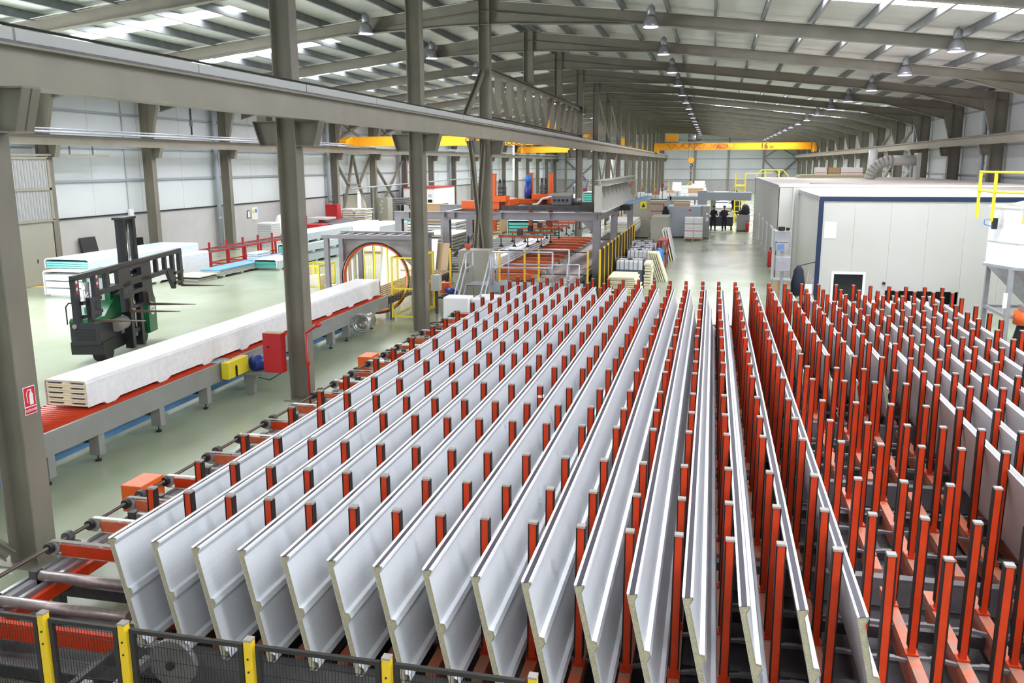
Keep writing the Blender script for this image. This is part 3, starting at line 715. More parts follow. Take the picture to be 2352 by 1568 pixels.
c = fk(MB().box(-.80, -.15, -.78, -.72, 1.0, 1.35).box(-.80, -.15, -.78, -.72, 2.0, 2.1).box(-.80, -.70, -.78, -.72, 1.35, 2.0).box(-.28, -.15, -.78, -.72, 1.35, 2.0).box(-.80, -.1, -.78, .3, 2.1, 2.15).box(-.80, -.75, -.72, .3, 1.0, 2.1), 'cab', 'green')
fk(B(-.70, -.28, -.76, -.74, 1.35, 2.0), 'cab_window', 'ibc', c)
fk(B(-.7, -.3, -.3, .1, 1.2, 1.75), 'seat', 'black', c)
fk(MB().ring((-.5, -.45, 1.7), .13, .16, .03, 18), 'steering_wheel', 'black', c)
g = fk(MB().prism([(-.40, .30), (.05, .30), (.05, 1.15), (.0, 1.35), (-.0, 2.15), (-.40, 2.25)], .95, 1.45), 'right_cover', 'green')
fk(B(.0, .02, 1.02, 1.38, 1.40, 2.0), 'side_window', 'ibc', g)
fk(MB().cyl((.045, 1.2, .92), (.06, 1.2, .92), .16, 24), 'round_badge', 'white', g)
fk(MB().box(.0605, .063, 1.10, 1.30, .905, .935), 'badge_mark', 'cap', g)
for y in (-1.1, 1.0):
    fk(MB().cyl((-.15, y, .26), (-.45, y, .26), .26, 20), 'wheel', 'rubber')
# mast
for y0 in (-.34, .24):
    fk(B(.02, .14, y0-.02, y0+.14, .15, 3.42), 'mast_rail', 'black')
    fk(B(-.08, .02, y0+.02, y0+.08, .15, 3.38), 'mast_rail', 'forkblack')
for y0 in (-.18, .06): fk(MB().cyl((.05, y0, .4), (.05, y0, 3.3), .045, 10), 'lift_cylinder', 'chrome', None, True)
fk(MB().box(-.1, .16, -.42, .40, 3.38, 3.44), 'mast_head', 'forkblack')
fk(MB().box(-.02, .1, -.30, .30, 2.0, 2.1), 'mast_tie', 'forkblack'); fk(MB().box(-.02, .1, -.30, .30, .5, .6), 'mast_tie', 'forkblack')
# carriage
class MBs(MB):
    def build(s, *a, **k):
        s.v = [(x_, y_+CS, z_) for x_, y_, z_ in s.v]; return MB.build(s, *a, **k)
x = .26; CS = -.30
cb = MBs().box(x-.04, x+.06, -3.15, 3.2, 2.26, 2.38)
cb.box(x-.04, x+.06, -2.15, 2.35, 1.80, 1.92)
for y, w, z0 in ((-3.15, .22, 1.34), (-2.2, .2, 1.34), (-1.62, .14, 1.9), (-.98, .2, 1.9), (1.35, .12, 1.9), (1.95, .12, 1.9), (2.5, .14, 1.40), (3.02, .2, 1.34)):
    cb.box(x-.04, x+.06, y, y+w, z0, 2.3)
cb.box(x-.04, x+.06, -.78, -.30, 1.2, 2.3).box(x-.04, x+.06, .35, .95, 1.2, 2.3).box(x-.04, x+.06, -.3, .35, 1.56, 1.66).box(x-.04, x+.06, -.3, .35, 1.92, 1.98).box(x-.04, x+.06, -.3, .35, 2.18, 2.3).box(x-.04, x+.06, -.3, .35, 1.2, 1.28)
fk(cb, 'fork_carriage', 'forkblack')
fk(MBs().box(x+.06, x+.12, -2.95, -2.05, 1.72, 1.80).box(x+.06, x+.12, -2.95, -2.05, 1.42, 1.50).box(x+.08, x+.18, -2.75, -2.58, 1.30, 1.85), 'fork_holder', 'forkblack')
fk(MBs().prism([(2.02, 1.86), (2.55, 1.86), (2.55, 1.32), (2.45, 1.32)], x-.02, x+.08, 'x').box(x+.06, x+.12, 2.5, 3.1, 1.72, 1.78).box(x+.06, x+.12, 2.5, 3.1, 1.45, 1.51), 'fork_holder', 'forkblack')
for y, z in ((-2.66, 1.30), (-.55, 1.16), (.55, 1.16), (2.95, 1.32)):
    fk(MBs().prism([(x+.08, z), (x+1.3, z+.012), (x+1.3, z+.02), (x+.2, z+.06), (x+.13, z+.10), (x+.13, z+.35), (x+.08, z+.35)], y-.05, y+.05), 'fork', 'fork_tip')
for y in (-3.05, -2.1):
    for k in range(4): fk(MBs().box(x+.06, x+.064, y-.03, y+.05, 1.98+k*.075, 2.045+k*.075), 'warning_label', 'white' if k % 2 else 'red_sign')

# ================================================================== LEFT BAY STOCK
def wrapped(label, x0, x1, y0, y1, z0, h, n=4, sheet='teal', film='film_blue', group=None, feet=True):
    t = thing('wrapped_panel_pack', label, 'panel pack', (x0, y0, z0), group)
    f = .09 if feet else 0.
    a = z0+f; b = z0+h; c = .07
    MB().add([(x, y, z) for y in (y0, y1) for x, z in ((x0, a), (x0, b-c), (x0+c, b), (x1-c, b), (x1, b-c), (x1, a), (x1-.03, a), (x1-.03, b-c-.02), (x1-c-.02, b-.03), (x0+c+.02, b-.03), (x0+.03, b-c-.02), (x0+.03, a))],
             [(i, (i+1) % 12, 12+(i+1) % 12, 12+i) for i in range(12)]+[(0, 1, 10, 11), (1, 2, 9, 10), (2, 3, 8, 9), (3, 4, 7, 8), (4, 5, 6, 7)]).build('wrapping_film', film, t)
    for k in range(n):
        d = (h-f-.12)/n
        B(x0+.06, x1-.06, y0+.04, y1-.03, a+.02+k*d, a+.02+k*d+d*.78).build('foam_panel', sheet, t)
    B(x0+.03, x1-.03, y1-.03, y1-.01, a, b-.06).build('end_film', film, t)
    if feet:
        y = y0+.25
        while y < y1-.3:
            MB().prism([(y, a), (y+.05, z0), (y+.25, z0), (y+.36, a)], x0+.02, x1-.02, 'x').build('foam_foot', 'white', t); y += 1.25
    return t
def sheets(name, label, cat, x0, x1, y0, y1, z0, n, th, m, group=None, jit=.03, tops=None, gap=.25):
    t = thing(name, label, cat, (x0, y0, z0), group)
    for k in range(n):
        a, b = random.uniform(-jit, jit), random.uniform(-jit, jit)
        B(x0+a, x1+a, y0+b, y1+b, z0+k*th, z0+(k+1)*th-th*gap).build('sheet', (tops if (tops and k == n-1) else (m[k % len(m)] if isinstance(m, (list, tuple)) else m)), t)
    return t
# packs behind the forklift
t = wrapped('large white wrapped pack on the floor behind the forklift', -23.6, -21.8, 26.6, 34.5, 0, .98, 3, 'white', 'film')
wrapped('long teal and white pack lying on top of the large pack behind the forklift', -24.0, -22.1, 27.2, 34.2, .985, .36, 3, 'teal', 'film_blue', feet=False)
# red table
t = thing('red_stillage', 'long red steel stillage table with short upright pegs near the left wall', 'table', (-23.2, 35.2, 0))
for x in (-23.15, -22.15): B(x-.035, x+.035, 35.0, 46.2, .80, .87).build('rail', 'red', t)
for k in range(8):
    y = 35.2+k*1.52
    for x in (-23.15, -22.15): B(x-.04, x+.04, y-.04, y+.04, 0, .80).build('leg', 'red', t)
    B(-23.11, -22.19, y-.03, y+.03, .12, .18).build('foot_rail', 'red', t)
    B(-23.11, -22.19, y-.03, y+.03, .81, .86).build('slat', 'steelbeam', t); B(-23.11, -22.19, y+.70, y+.76, .81, .86).build('slat', 'steelbeam', t)
    B(-23.19, -23.11, y-.03, y+.05, .87, 1.12).build('peg', 'red', t)
for x in (-23.15, -22.15): B(x-.03, x+.03, 35.2, 45.9, .14, .19).build('stretcher', 'red', t)
# flat stack with blue top
t = sheets('sheet_stack', 'flat stack of grey sheets with blue top face on the floor below the red stillage', 'sheet stack', -21.15, -20.2, 32.7, 40.2, .10, 5, .055, 'ltgrey', tops='blue_lt', jit=.02)
for k in range(5): B(-21.1, -20.25, 33.0+k*1.5, 33.2+k*1.5, 0, .10).build('foam_foot', 'white', t)
t = sheets('sheet_stack', 'loose cream and white sheets at the near end of the blue topped stack', 'sheet stack', -21.5, -20.3, 31.3, 32.6, .0, 4, .07, ['white', 'ltgrey', 'navy', 'foam_yellow'], jit=.12, tops='foam_yellow')
sheets('foam_block', 'pale blue wrapped block standing on the blue topped sheet stack', 'foam block', -20.9, -20.35, 36.2, 37.4, .375, 4, .09, 'film_blue', jit=.02)
# three wrapped packs
wx0, wx1 = -20.0, -18.9
wrapped('wrapped pack with teal panels, bottom of the stepped stack of three', wx0-.25, wx1-.2, 35.6, 48, 0, .50, 5)
wrapped('wrapped pack, middle of the stepped stack of three near the red stillage', wx0-.1, wx1-.1, 37.6, 48, .51, .50, 4)
wrapped('wrapped pack with crumpled film, top of the stepped stack of three', wx0-.1, wx1-.1, 38.2, 48, 1.02, .50, 3)
# by the wall
sheets('sheet_stack', 'tall white square pile of thin sheets against the left wall', 'sheet stack', -25.9, -25.0, 46.2, 47.3, 0, 14, .10, 'ltgrey', tops='white', jit=.008, gap=.12)
for i, (x, y) in enumerate(((-26.2, 49.6), (-25.7, 50.6))):
    t = thing('dust_bag', 'white conical dust extractor bag on a black base, %s of two by the left wall' % ('left' if i == 0 else 'right'), 'dust extractor', (x, y, 0))
    MB().lathe([(.36, 0), (.40, .12), (.36, .36), (.22, .42)], (x, y, 0), 20).build('base', 'black', t, True)
    MB().lathe([(.30, .42), (.42, .55), (.40, .9), (.30, 1.35), (.17, 1.62), (.05, 1.68)], (x, y, 0), 20).build('bag', 'film', t, True)
    MB().lathe([(.43, .50), (.44, .52), (.44, .56), (.43, .58)], (x, y, 0), 20).build('clamp_ring', 'steel', t)
t = thing('red_machine', 'long red bench saw machine with a white top near the left wall', 'machine', (-25.2, 51, 0))
B(-25.3, -23.6, 50.2, 50.9, .35, 1.05).build('cabinet', 'red', t, bevel=.03)
B(-25.2, -23.4, 51.2, 56.5, .9, 1.02).build('bed', 'steelbeam', t)
B(-25.0, -23.7, 51.0, 53.6, .4, .9).build('housing', 'red', t, bevel=.03); B(-25.6, -24.2, 52, 53.5, 1.22, 1.34).build('table_top', 'ltgrey', t)
B(-24.9, -24.6, 52.3, 52.7, 1.02, 1.22).build('column', 'red', t); B(-25.5, -25.3, 51.2, 51.5, 1.02, 1.5).build('column', 'red', t)
for y in (51.5, 54, 56.2): B(-25.1, -24.9, y-.05, y+.05, 0, .9).build('leg', 'red', t); B(-23.7, -23.5, y-.05, y+.05, 0, .9).build('leg', 'red', t)
MB().tube([(-25.6, 50.4, 1.1), (-25.6, 50.4, 1.8), (-25.3, 51.3, 1.8)], .02, 5).build('yellow_bracket', 'yellow_bright', t)
t = thing('red_cabinet', 'red steel tool cabinet standing against the left wall beyond the red machine', 'cabinet', (-26.2, 56.6, 0))
B(-26.3, -25.4, 56.4, 57.0, .9, 2.0).build('body', 'red', t, bevel=.02); B(-26.28, -25.42, 56.38, 56.4, .95, 1.95).build('door', 'red', t)
for x in (-26.2, -25.5): B(x-.03, x+.03, 56.6, 56.7, 0, .9).build('leg', 'red', t)
MB().tube([(-25.5, 56.3, 1.9), (-25.6, 56.2, 2.2), (-25.9, 56.2, 2.2)], .02, 5).build('lamp_arm', 'black', t)
for i, x in enumerate((-25.0, -24.1)):
    sheets('panel_offcuts', 'stack of cream panel offcuts beyond the red machine, %s of two' % ('left' if i == 0 else 'right'), 'offcut stack', x-.4, x+.4, 57.3, 58.6, .75, 8, .12, ['foam_yellow', 'white'], jit=.06, gap=.35)
t = thing('offcut_table', 'dark steel roller table carrying the two cream offcut stacks', 'table', (-24.5, 57, 0))
B(-25.6, -23.5, 57.1, 58.8, .66, .74).build('top', 'steelbeam', t)
for x in (-25.5, -23.6):
    for y in (57.2, 58.7): B(x-.04, x+.04, y-.04, y+.04, 0, .66).build('leg', 'steelbeam', t)
# signs on the wall, cable boxes
for (u, v, w, h, m, lb) in ((571, 492, .34, .44, 'paper', 'framed white notice on the left wall above the dust bags'), (580, 489, 0, 0, '', '')):
    if not m: continue
    p = A(u, v, x=XL+.02); t = thing('wall_notice', lb, 'sign', p)
    B(p.x-.0, p.x+.02, p.y-w/2, p.y+w/2, p.z-h/2, p.z+h/2).build('frame', 'black', t); B(p.x+.02, p.x+.024, p.y-w/2+.04, p.y+w/2-.04, p.z-h/2+.04, p.z+h/2-.04).build('sheet', m, t)
p = A(585, 489, x=XL+.02); t = thing('safety_sign', 'yellow, white and blue safety sign on the left wall beside the framed notice', 'sign', p)
B(p.x, p.x+.01, p.y-.35, p.y+.35, p.z-.4, p.z+.35).build('board', 'paper', t)
MB().prism([(p.y-.28, p.z-.0), (p.y-.02, p.z-.0), (p.y-.15, p.z+.25)], p.x+.01, p.x+.014, 'x').build('warning_triangle', 'yellow', t)
MB().cyl((p.x+.01, p.y+.15, p.z+.12), (p.x+.014, p.y+.15, p.z+.12), .12, 16).build('blue_disc', 'blue', t)
t = thing('cable_duct', 'thin vertical cable duct with junction boxes on the wall left of the first wall column', 'cable duct', (XL+.06, 36.2, 0))
MB().tube([(XL+.06, 36.3, .9), (XL+.06, 36.3, 7.6)], .035, 6).build('pipe', 'ltgrey', t)
for z, h, m in ((2.5, .36, 'white'), (1.35, .3, 'ltgrey'), (1.0, .25, 'ltgrey')): B(XL+.03, XL+.16, 36.15, 36.45, z-h/2, z+h/2).build('junction_box', m, t)
B(XL+.03, XL+.2, 36.6, 36.9, .9, 1.3).build('socket_box', 'black', t)
t = thing('pallet_truck_box', 'dark board leaning on the left wall behind the forklift mast', 'board', (XL+.3, 33, 0))
MB().prism([(XL+.1, 1.6), (XL+.16, 1.6), (XL+.5, 0), (XL+.44, 0)], 32.6, 33.6).build('board', 'black', t)
t = thing('fire_extinguisher', 'red fire extinguisher standing by the sliding door at the left wall', 'fire extinguisher', (XL+.25, 30.95, 0))
MB().lathe([(.08, .35), (.09, .4), (.09, .8), (.05, .9), (.03, .96)], (XL+.25, 30.95, 0), 14).build('cylinder', 'red', t, True)
B(XL+.02, XL+.2, 30.85, 31.05, 1.1, 1.5).build('sign', 'red_sign', t); MB().tube([(XL+.25, 30.95, .95), (XL+.35, 30.95, .8), (XL+.35, 30.95, .4)], .015, 5).build('hose', 'black', t)
B(XL+.16, XL+.34, 30.9, 31.0, 0, .35).build('stand', 'black', t)
# sliding door
t = thing('door_1', 'large cream sliding door with corrugated upper panels at the left wall', 'door'); t.location = (XL+.95, 24, 0)
del t['category']; del t['label']; t['kind'] = 'structure'
x = XL+.95
B(x-.05, x, 23.0, 30.2, 0, 2.55).build('lower_leaf', 'machine_beige', t)
B(x-.03, x, 23.0, 30.3, 2.55, 5.0).build('backing', 'wallgrey', t)
for a, b in ((23.0, 25.3), (25.4, 27.85), (27.95, 30.2)):
    for z0, z1 in ((2.6, 3.75), (3.83, 4.95)):
        w = MB(); y = a+.06
        while y < b-.1: w.box(x, x+.025, y, y+.09, z0, z1); y += .16
        q = w.build('corrugated_panel', 'grey', t); q['kind'] = 'stuff'
for y in (25.35, 27.9, 30.25): B(x, x+.06, y-.06, y+.06, 2.55, 5.0).build('stile', 'tan_lt', t)
for z in (2.55, 3.79, 5.0): B(x, x+.06, 23, 30.3, z-.05, z+.05).build('rail', 'tan_lt', t)
B(x, x+.015, 28.1, 29.3, .05, 2.0).build('wicket_door', 'machine_beige', t); B(x+.015, x+.03, 29.15, 29.2, .9, 1.05).build('handle', 'black', t)
x = XL+.95
t = thing('door_track', 'steel sliding door track with hangers high on the left wall', 'door track', (x, 26, 5.2))
MB().box(x-.03, x+.05, 13, 34.0, 5.08, 5.16).build('track', 'tan_lt', t)
for y in (31.6, 33.0): MB().box(x-.02, x+.02, y-.03, y+.03, 5.16, 5.5).build('hanger', 'tan', t)
# far left: white door, cabinets, container
p0 = A(790, 445, x=XL+.05); p1 = A(823, 445, x=XL+.05)
t = thing('door_2', '', 'd'); del t['category']; t['kind'] = 'structure'; t.location = (XL, p0.y, 0)
B(XL, XL+.06, 61.2, 63.7, 0, 2.55).build('leaf', 'machine_beige', t); B(XL, XL+.05, 63.75, 64.3, 0, 2.5).build('daylight_gap', 'daylight', t); B(XL, XL+.1, 61.1, 61.2, 0, 2.6).build('frame', 'steelbeam', t)
t = thing('fire_extinguisher', 'red fire extinguisher beside the bright door gap in the left wall', 'fire extinguisher', (XL+.35, 64.7, 0))
MB().lathe([(.1, 0), (.12, .05), (.12, .75), (.06, .88), (.04, .98)], (XL+.35, 64.7, 0), 14).build('cylinder', 'red', t, True); MB().cyl((XL+.35, 64.7, .98), (XL+.35, 64.7, 1.1), .05, 8).build('valve', 'black', t)
t = thing('switch_cabinet', 'beige electrical cabinet at the left wall behind the cardboard boxes', 'cabinet', (-25.8, 66, 0))
B(-26.2, -25.4, 66.0, 67.2, .05, 2.1).build('body', 'machine_beige', t); B(-25.4, -25.38, 66.1, 67.1, .15, 2.0).build('door', 'machine_beige', t); B(-26.1, -25.5, 66.1, 67.1, 0, .05).build('plinth', 'black', t)
for k in range(4): B(-26.0+.1*(k % 2), -25.85+.1*(k % 2), 65.98, 66.0, .9+.28*k, 1.05+.28*k).build('label_plate', 'ltgrey', t)
t = thing('pipe_bundle', 'bundle of bent grey pipes on the left wall beside the beige cabinet', 'pipes', (-26, 69.5, 1.6))
for k in range(4): MB().tube([(-26.3, 68.0, 1.9-.16*k), (-25.2-.1*k, 70.5, 1.9-.16*k), (-25.0-.1*k, 71.0, 1.8-.16*k), (-25.0-.1*k, 71.0, 1.0)], .07, 7).build('pipe', 'steelbeam', t)
t = thing('white_container', 'large plain white housing with a red roof edge by the left wall', 'housing', (-25.2, 70, 0))
B(-26.0, -23.2, 71.5, 77.5, 0, 2.7).build('body', 'white_ext', t); B(-26.05, -23.15, 71.4, 77.55, 2.7, 2.8).build('roof_edge', 'red', t); B(-23.8, -23.4, 71.47, 71.5, 1.4, 1.75).build('opening', 'black', t); B(-23.75, -23.45, 71.47, 71.5, 1.95, 2.2).build('plate', 'ltgrey', t)
t = thing('pipeline', 'thin horizontal grey pipeline crossing in front of the left wall', 'pipe', (-25.0, 60, 3))
MB().tube([(-26.08, 60.5, 2.95), (-26.08, 102, 3.3)], .06, 8).build('pipe', 'galv', t, True)
for y in (64.8, 70.9, 84, 96): MB().tube([(-26.08, y, 0), (-26.08, y, 3.0)], .03, 6).build('support', 'galv', t)
# stock behind the ring machine
t = thing('wrapped_block', 'big bright white wrapped block on the floor behind the ring machine', 'wrapped pack', (-19.0, 44.6, 0))
B(-19.0, -17.4, 44.0, 48.5, .06, 1.45).build('block', 'white_ext', t, bevel=.04); B(-18.9, -17.5, 44.1, 48.4, 0, .06).build('pallet', 'wood', t)
sheets('sheet_stack', 'stack of sheets with a blue top sheet behind the ring machine', 'sheet stack', -16.6, -15.0, 42.0, 46, 0, 8, .125, 'ltgrey', tops='blue_lt', jit=.02)
sheets('sheet_stack', 'stack of beige boards right of the blue topped stack, behind the ring machine', 'sheet stack', -14.9, -12.9, 42.6, 46.2, 0, 7, .17, 'machine_beige', jit=.03)
sheets('sheet_stack', 'stack of pale panels behind the bright white block', 'sheet stack', -18.6, -14.8, 49.5, 53, 0, 8, .17, ['white', 'ltgrey'], jit=.05)
wrapped('small green wrapped bundle on the pale panels behind the bright white block', -18.4, -17.2, 50, 52.5, 1.335, .32, 3, feet=False)
for k in range(2):
    t = thing('cardboard_box', 'large brown cardboard carton, %s of two stacked by the long packs' % ('lower' if k == 0 else 'upper'), 'carton', (-16.9, 45, 1.32+.5*k))
    if k == 0: B(-17.0, -15.7, 49.4, 50.6, 1.365, 1.86).build('carton', 'cardboard', t)
    else: B(-17.1, -15.6, 49.35, 50.7, 1.865, 2.38).build('carton', 'cardboard', t); B(-17.12, -15.58, 49.33, 50.72, 2.36, 2.42).build('lid', 'cardboard', t)
for i, (x0, y0, z0, m, nm) in enumerate(((-13.6, 50.6, .0, 'teal', 'green nearest'), (-18.4, 54.5, .0, 'cardboard', 'brown left'), (-18.4, 54.5, 1.225, 'white', 'white topmost'))):
    wrapped('long wrapped pack row behind the gantry in the left bay, %s of three' % nm, x0+1, x0+4.4, y0+3, y0+18, z0, 1.22 if i != 2 else .4, 5, m,  'film_blue' if i != 1 else 'cardboard', feet=(i != 2))
for i in range(7):
    x0 = -15.5+(i % 3)*2.0; y0 = 74+i*6.5
    wrapped('white wrapped panel pack far back in the left bay, %s from the camera' % ORD[i], x0-4, x0-2.2, y0, y0+5, 0, .7+.3*(i % 3), 4, 'teal', 'film', 'distant packs in the left bay')
for i in range(6):
    x0 = -22+i*2.6
    t = thing('storage_shelf', 'crowded storage shelf against the back wall of the left bay, %s from the left' % ORD[i], 'shelf', (x0, 140, 0), 'shelves at the back of the left bay')
    for z in (.3, 1.1, 1.9): B(x0, x0+2.2, 140, 141, z, z+.06).build('shelf_board', 'steelbeam', t)
    for xx in (x0, x0+2.14): B(xx, xx+.06, 140, 141, 0, 2.3).build('upright', 'yellow' if i % 2 else 'blue', t)
    for k in range(4): B(x0+.1+.5*k, x0+.5+.5*k, 140.1, 140.8, .36 if k % 2 else 1.16, .9 if k % 2 else 1.6).build('box', random.choice(['white', 'blue', 'red', 'cardboard']), t)
B(XL+.02, XL+.05, 118.5, 120.2, 2.5, 7.4).build('window_2', 'daylight')['kind'] = 'structure'
B(-17.8, -16.9, YB-.05, YB-.02, 1.4, 6.2).build('window_3', 'daylight')['kind'] = 'structure'

# ================================================================== RING WRAPPING MACHINE
t = thing('ring_wrapper', 'grey portal wrapping machine with a large orange-red ring around the conveyor', 'wrapping machine', (-10.4, 25.6, 0))
ry = 25.27
for y in (25.4, 26.9):
    for x in (-11.85, -11.35, -8.95): B(x-.07, x+.07, y-.07, y+.07, 0, 2.42).build('upright', 'mauve', t)
    B(-12.0, -8.8, y-.08, y+.08, 2.42, 2.54).build('header', 'mauve', t)
for k in range(9): B(-11.9+k*.36, -11.8+k*.36, 25.48, 26.82, 2.43, 2.5).build('top_slat', 'mauve', t)
B(-11.28, -9.02, 25.5, 25.54, 2.25, 2.42).build('header_plate', 'grey', t)
MB().ring((-10.17, ry, 1.22), 1.02, 1.10, .10, 48).build('ring', 'orange_mach', t, True)
MB().ring((-10.17, ry-.09, 1.22), 1.08, 1.13, .04, 48).build('belt', 'black', t, True)
for s in (-1, 1): MB().prism([(-10.17+s*1.14, 2.25), (-10.17+s*.35, 2.25), (-10.17+s*1.14, 1.55)][::s], 25.50, 25.52).build('gusset_plate', 'grey', t)
MB().cyl((-10.25, ry, 2.32), (-10.25, ry, .9), .012, 6).build('tension_rod', 'steelbeam', t)
MB().cbox((-9.25, 25.75, 1.0), (.18, .3, .5)).build('film_carriage', 'galv', t)
for i, k in enumerate(range(5)): B(-11.7+k*.09, -11.64+k*.09, 26.3, 26.34, .9, 2.2).build('film_roll', 'white' if k % 2 else 'wood', t)
# conveyor through the ring
t = thing('feed_conveyor', 'short dark conveyor with wooden slats passing through the wrapping ring', 'conveyor', (-10, 26, 0))
for x in (-10.55, -9.45): B(x-.04, x+.04, 24.4, 31, .55, .76).build('side_beam', 'darksteel', t)
for k in range(7): B(-10.5+.16*k, -10.42+.16*k, 24.5, 31, .76, .80).build('slat', 'wood', t)
for y in (24.8, 27, 30.5):
    for x in (-10.5, -9.5): B(x-.05, x+.05, y-.05, y+.05, 0, .55).build('leg', 'darksteel', t)
t = thing('white_panel_boards', 'tall bright white boards leaning behind the wrapping ring', 'boards', (-11, 31, 0))
for k in range(4): MB().prism([(31.2+k*.1, 0), (31.26+k*.1, 0), (31.9+k*.1, 2.15-.15*k), (31.84+k*.1, 2.15-.15*k)], -12.4+.25*k, -11.2+.45*k, 'x').build('board', 'white_ext' if k % 2 == 0 else 'wood', t)
def cage(label, x0, x1, y0, y1, h, sides='nsew', mid=True):
    t = thing('safety_cage', label, 'safety guard', ((x0+x1)/2, y0, 0))
    cs = [(x0, y0), (x1, y0), (x1, y1), (x0, y1)]; seg = {'s': (0, 1), 'e': (1, 2), 'n': (2, 3), 'w': (3, 0)}
    for x, y in cs: B(x-.025, x+.025, y-.025, y+.025, .08, h).build('post', 'yellow_bright', t)
    for x, y in cs: MB().cyl((x, y, 0), (x, y, .08), .02, 6).build('foot', 'steelbeam', t)
    for s_ in sides:
        a, b = cs[seg[s_][0]], cs[seg[s_][1]]
        for z in ((.12, h-.03) + ((h*.5,) if mid else ())): MB().bar((a[0], a[1], z), (b[0], b[1], z), .03, .045).build('rail', 'yellow_bright', t)
        w = MB(); d = Vector((b[0]-a[0], b[1]-a[1], 0)); L = d.length; d.normalize(); n_ = int(L/.075)
        for k in range(1, n_): p = Vector((a[0], a[1], 0))+d*(k*L/n_); w.bar((p.x, p.y, .14), (p.x, p.y, h-.05), .004)
        k = .25
        while k < h-.1: w.bar((a[0], a[1], k), (b[0], b[1], k), .004); k += .075
        w.build('wire_mesh', 'yellow', t)['kind'] = 'stuff'
    return t
cage('yellow mesh guard at the right of the wrapping ring, with a tall side panel', -9.45, -8.75, 24.75, 26.7, 1.95, 'sewn')
cage('yellow mesh guard at the left of the wrapping ring with a coat hanging on it', -13.3, -12.55, 26.2, 27.4, 1.45, 'sewn')
cage('small yellow guard frame behind the wrapping ring', -12.2, -11.3, 29.2, 30.2, 1.9, 'se', False)
t = thing('work_coat', 'dark brown coat hanging on the left yellow mesh guard', 'coat', (-13.2, 26.1, .5))
MB().lathe([(.05, 0), (.16, .05), (.15, .4), (.13, .75), (.09, .9), (.03, .97)], (-13.15, 26.12, .35), 12).build('coat', 'wood', t, True)
MB().lathe([(.03, 0), (.08, .08), (.09, .5), (.04, .7)], (-13.34, 26.1, .2), 10).build('sleeve', 'cloth_dark', t, True)
t = thing('white_carton', 'white cartons and film rolls stacked inside the left yellow guard', 'cartons', (-12.9, 26.8, 0))
B(-13.1, -12.7, 26.6, 27.1, 0, 1.05).build('carton', 'white', t); B(-12.55, -12.2, 26.5, 26.9, 0, .75).build('carton', 'white', t); MB().cyl((-12.8, 26.4, .4), (-12.65, 26.4, .4), .09, 12).build('film_roll', 'blue_lt', t)
# steel flange on the conveyor side
t = thing('exhaust_duct', 'shiny round metal duct mouth beside the packing conveyor', 'duct', (-9.2, 21.5, .5))
MB().ring((-9.18, 21.6, .47), .22, .27, .05, 24, ax='y').ring((-9.18, 21.9, .47), .18, .20, .6, 24).build('duct', 'steel', t, True)
# pallet between
t = thing('red_fire_box', 'red steel fire hose cabinet hanging on the second middle column', 'fire hose cabinet', (-8.4, 15.5, 1.6))
MB().box(-8.62, -8.22, 15.30, 15.50, .62, 1.42).build('cabinet', 'red', t, bevel=.01); B(-8.62, -8.22, 15.30, 15.50, 1.42, 1.425).build('top_plate', 'wood', t)
MB().cyl((-8.5, 15.29, 1.15), (-8.5, 15.3, 1.15), .02, 10).build('lock', 'black', t)
t = thing('fire_pipe', 'dark red water pipe rising beside the second middle column', 'pipe', (-7.72, 15.45, 0))
MB().tube([(-7.70, 15.4, 0), (-7.72, 15.4, 1.45), (-7.45, 15.5, 1.62)], .025, 8).build('pipe', 'red', t, True); MB().cyl((-7.71, 15.4, .78), (-7.71, 15.4, .86), .04, 10).build('coupling', 'red', t); MB().cyl((-7.5, 15.45, 1.58), (-7.45, 15.5, 1.62), .045, 8).build('valve', 'red', t)

# ================================================================== GANTRY AND STACKER
t = thing('steel_gantry', 'large grey-mauve steel portal gantry over the roller conveyors behind the rack', 'gantry', (-8, 33, 0))
GZ = 2.72
MB().ibeam((-12.4, 33.0, GZ), (-4.1, 33.0, GZ), .30, .22, .03, .02).build('front_beam', 'mauve', t)
MB().ibeam((-12.4, 39.0, GZ), (-4.1, 39.0, GZ), .30, .22, .03, .02).build('rear_beam', 'mauve', t)
for k in range(5): B(-11.8+k*1.9, -11.77+k*1.9, 32.9, 33.1, GZ-.13, GZ+.13).build('stiffener', 'mauve', t)
MB().ibeam((-4.25, 32.9, GZ), (-4.25, 47, GZ), .30, .24, .03, .02).build('side_beam', 'mauve', t)
MB().ibeam((-10.3, 32.9, GZ+.02), (-10.3, 39, GZ+.02), .26, .2, .03, .02).build('side_beam', 'mauve', t)
for x, y in ((-12.2, 33), (-10.25, 33.1), (-10.1, 36), (-4.25, 33), (-4.25, 39), (-4.25, 46.8), (-12.2, 39)):
    MB().ibeam((x, y, 0), (x, y, GZ-.15), .3, .28, .03, .02, (0, 1, 0)).build('leg', 'mauve', t)
    B(x-.2, x+.2, y-.2, y+.2, 0, .03).build('base_plate', 'mauve', t)
for y in (33.2, 35.2):
    MB().ibeam((-10.0, y, 1.1), (-8.6, y, GZ-.2), .12, .16).build('brace', 'mauve', t); B(-9.55, -9.3, y-.1, y+.1, 1.68, 1.72).build('splice', 'mauve', t)
MB().prism([(-4.4, GZ-.15), (-4.85, GZ-.15), (-4.4, GZ-.65)], 32.95, 33.05).build('gusset', 'mauve', t)
MB().box(-8.3, -4.4, 34.2, 34.5, 2.88, 3.06).build('runway', 'darksteel', t); MB().box(-8.3, -4.4, 37.6, 37.9, 2.88, 3.06).build('runway', 'darksteel', t)
B(-8.2, -4.4, 34.6, 37.5, 3.02, 3.05).build('deck', 'black', t)
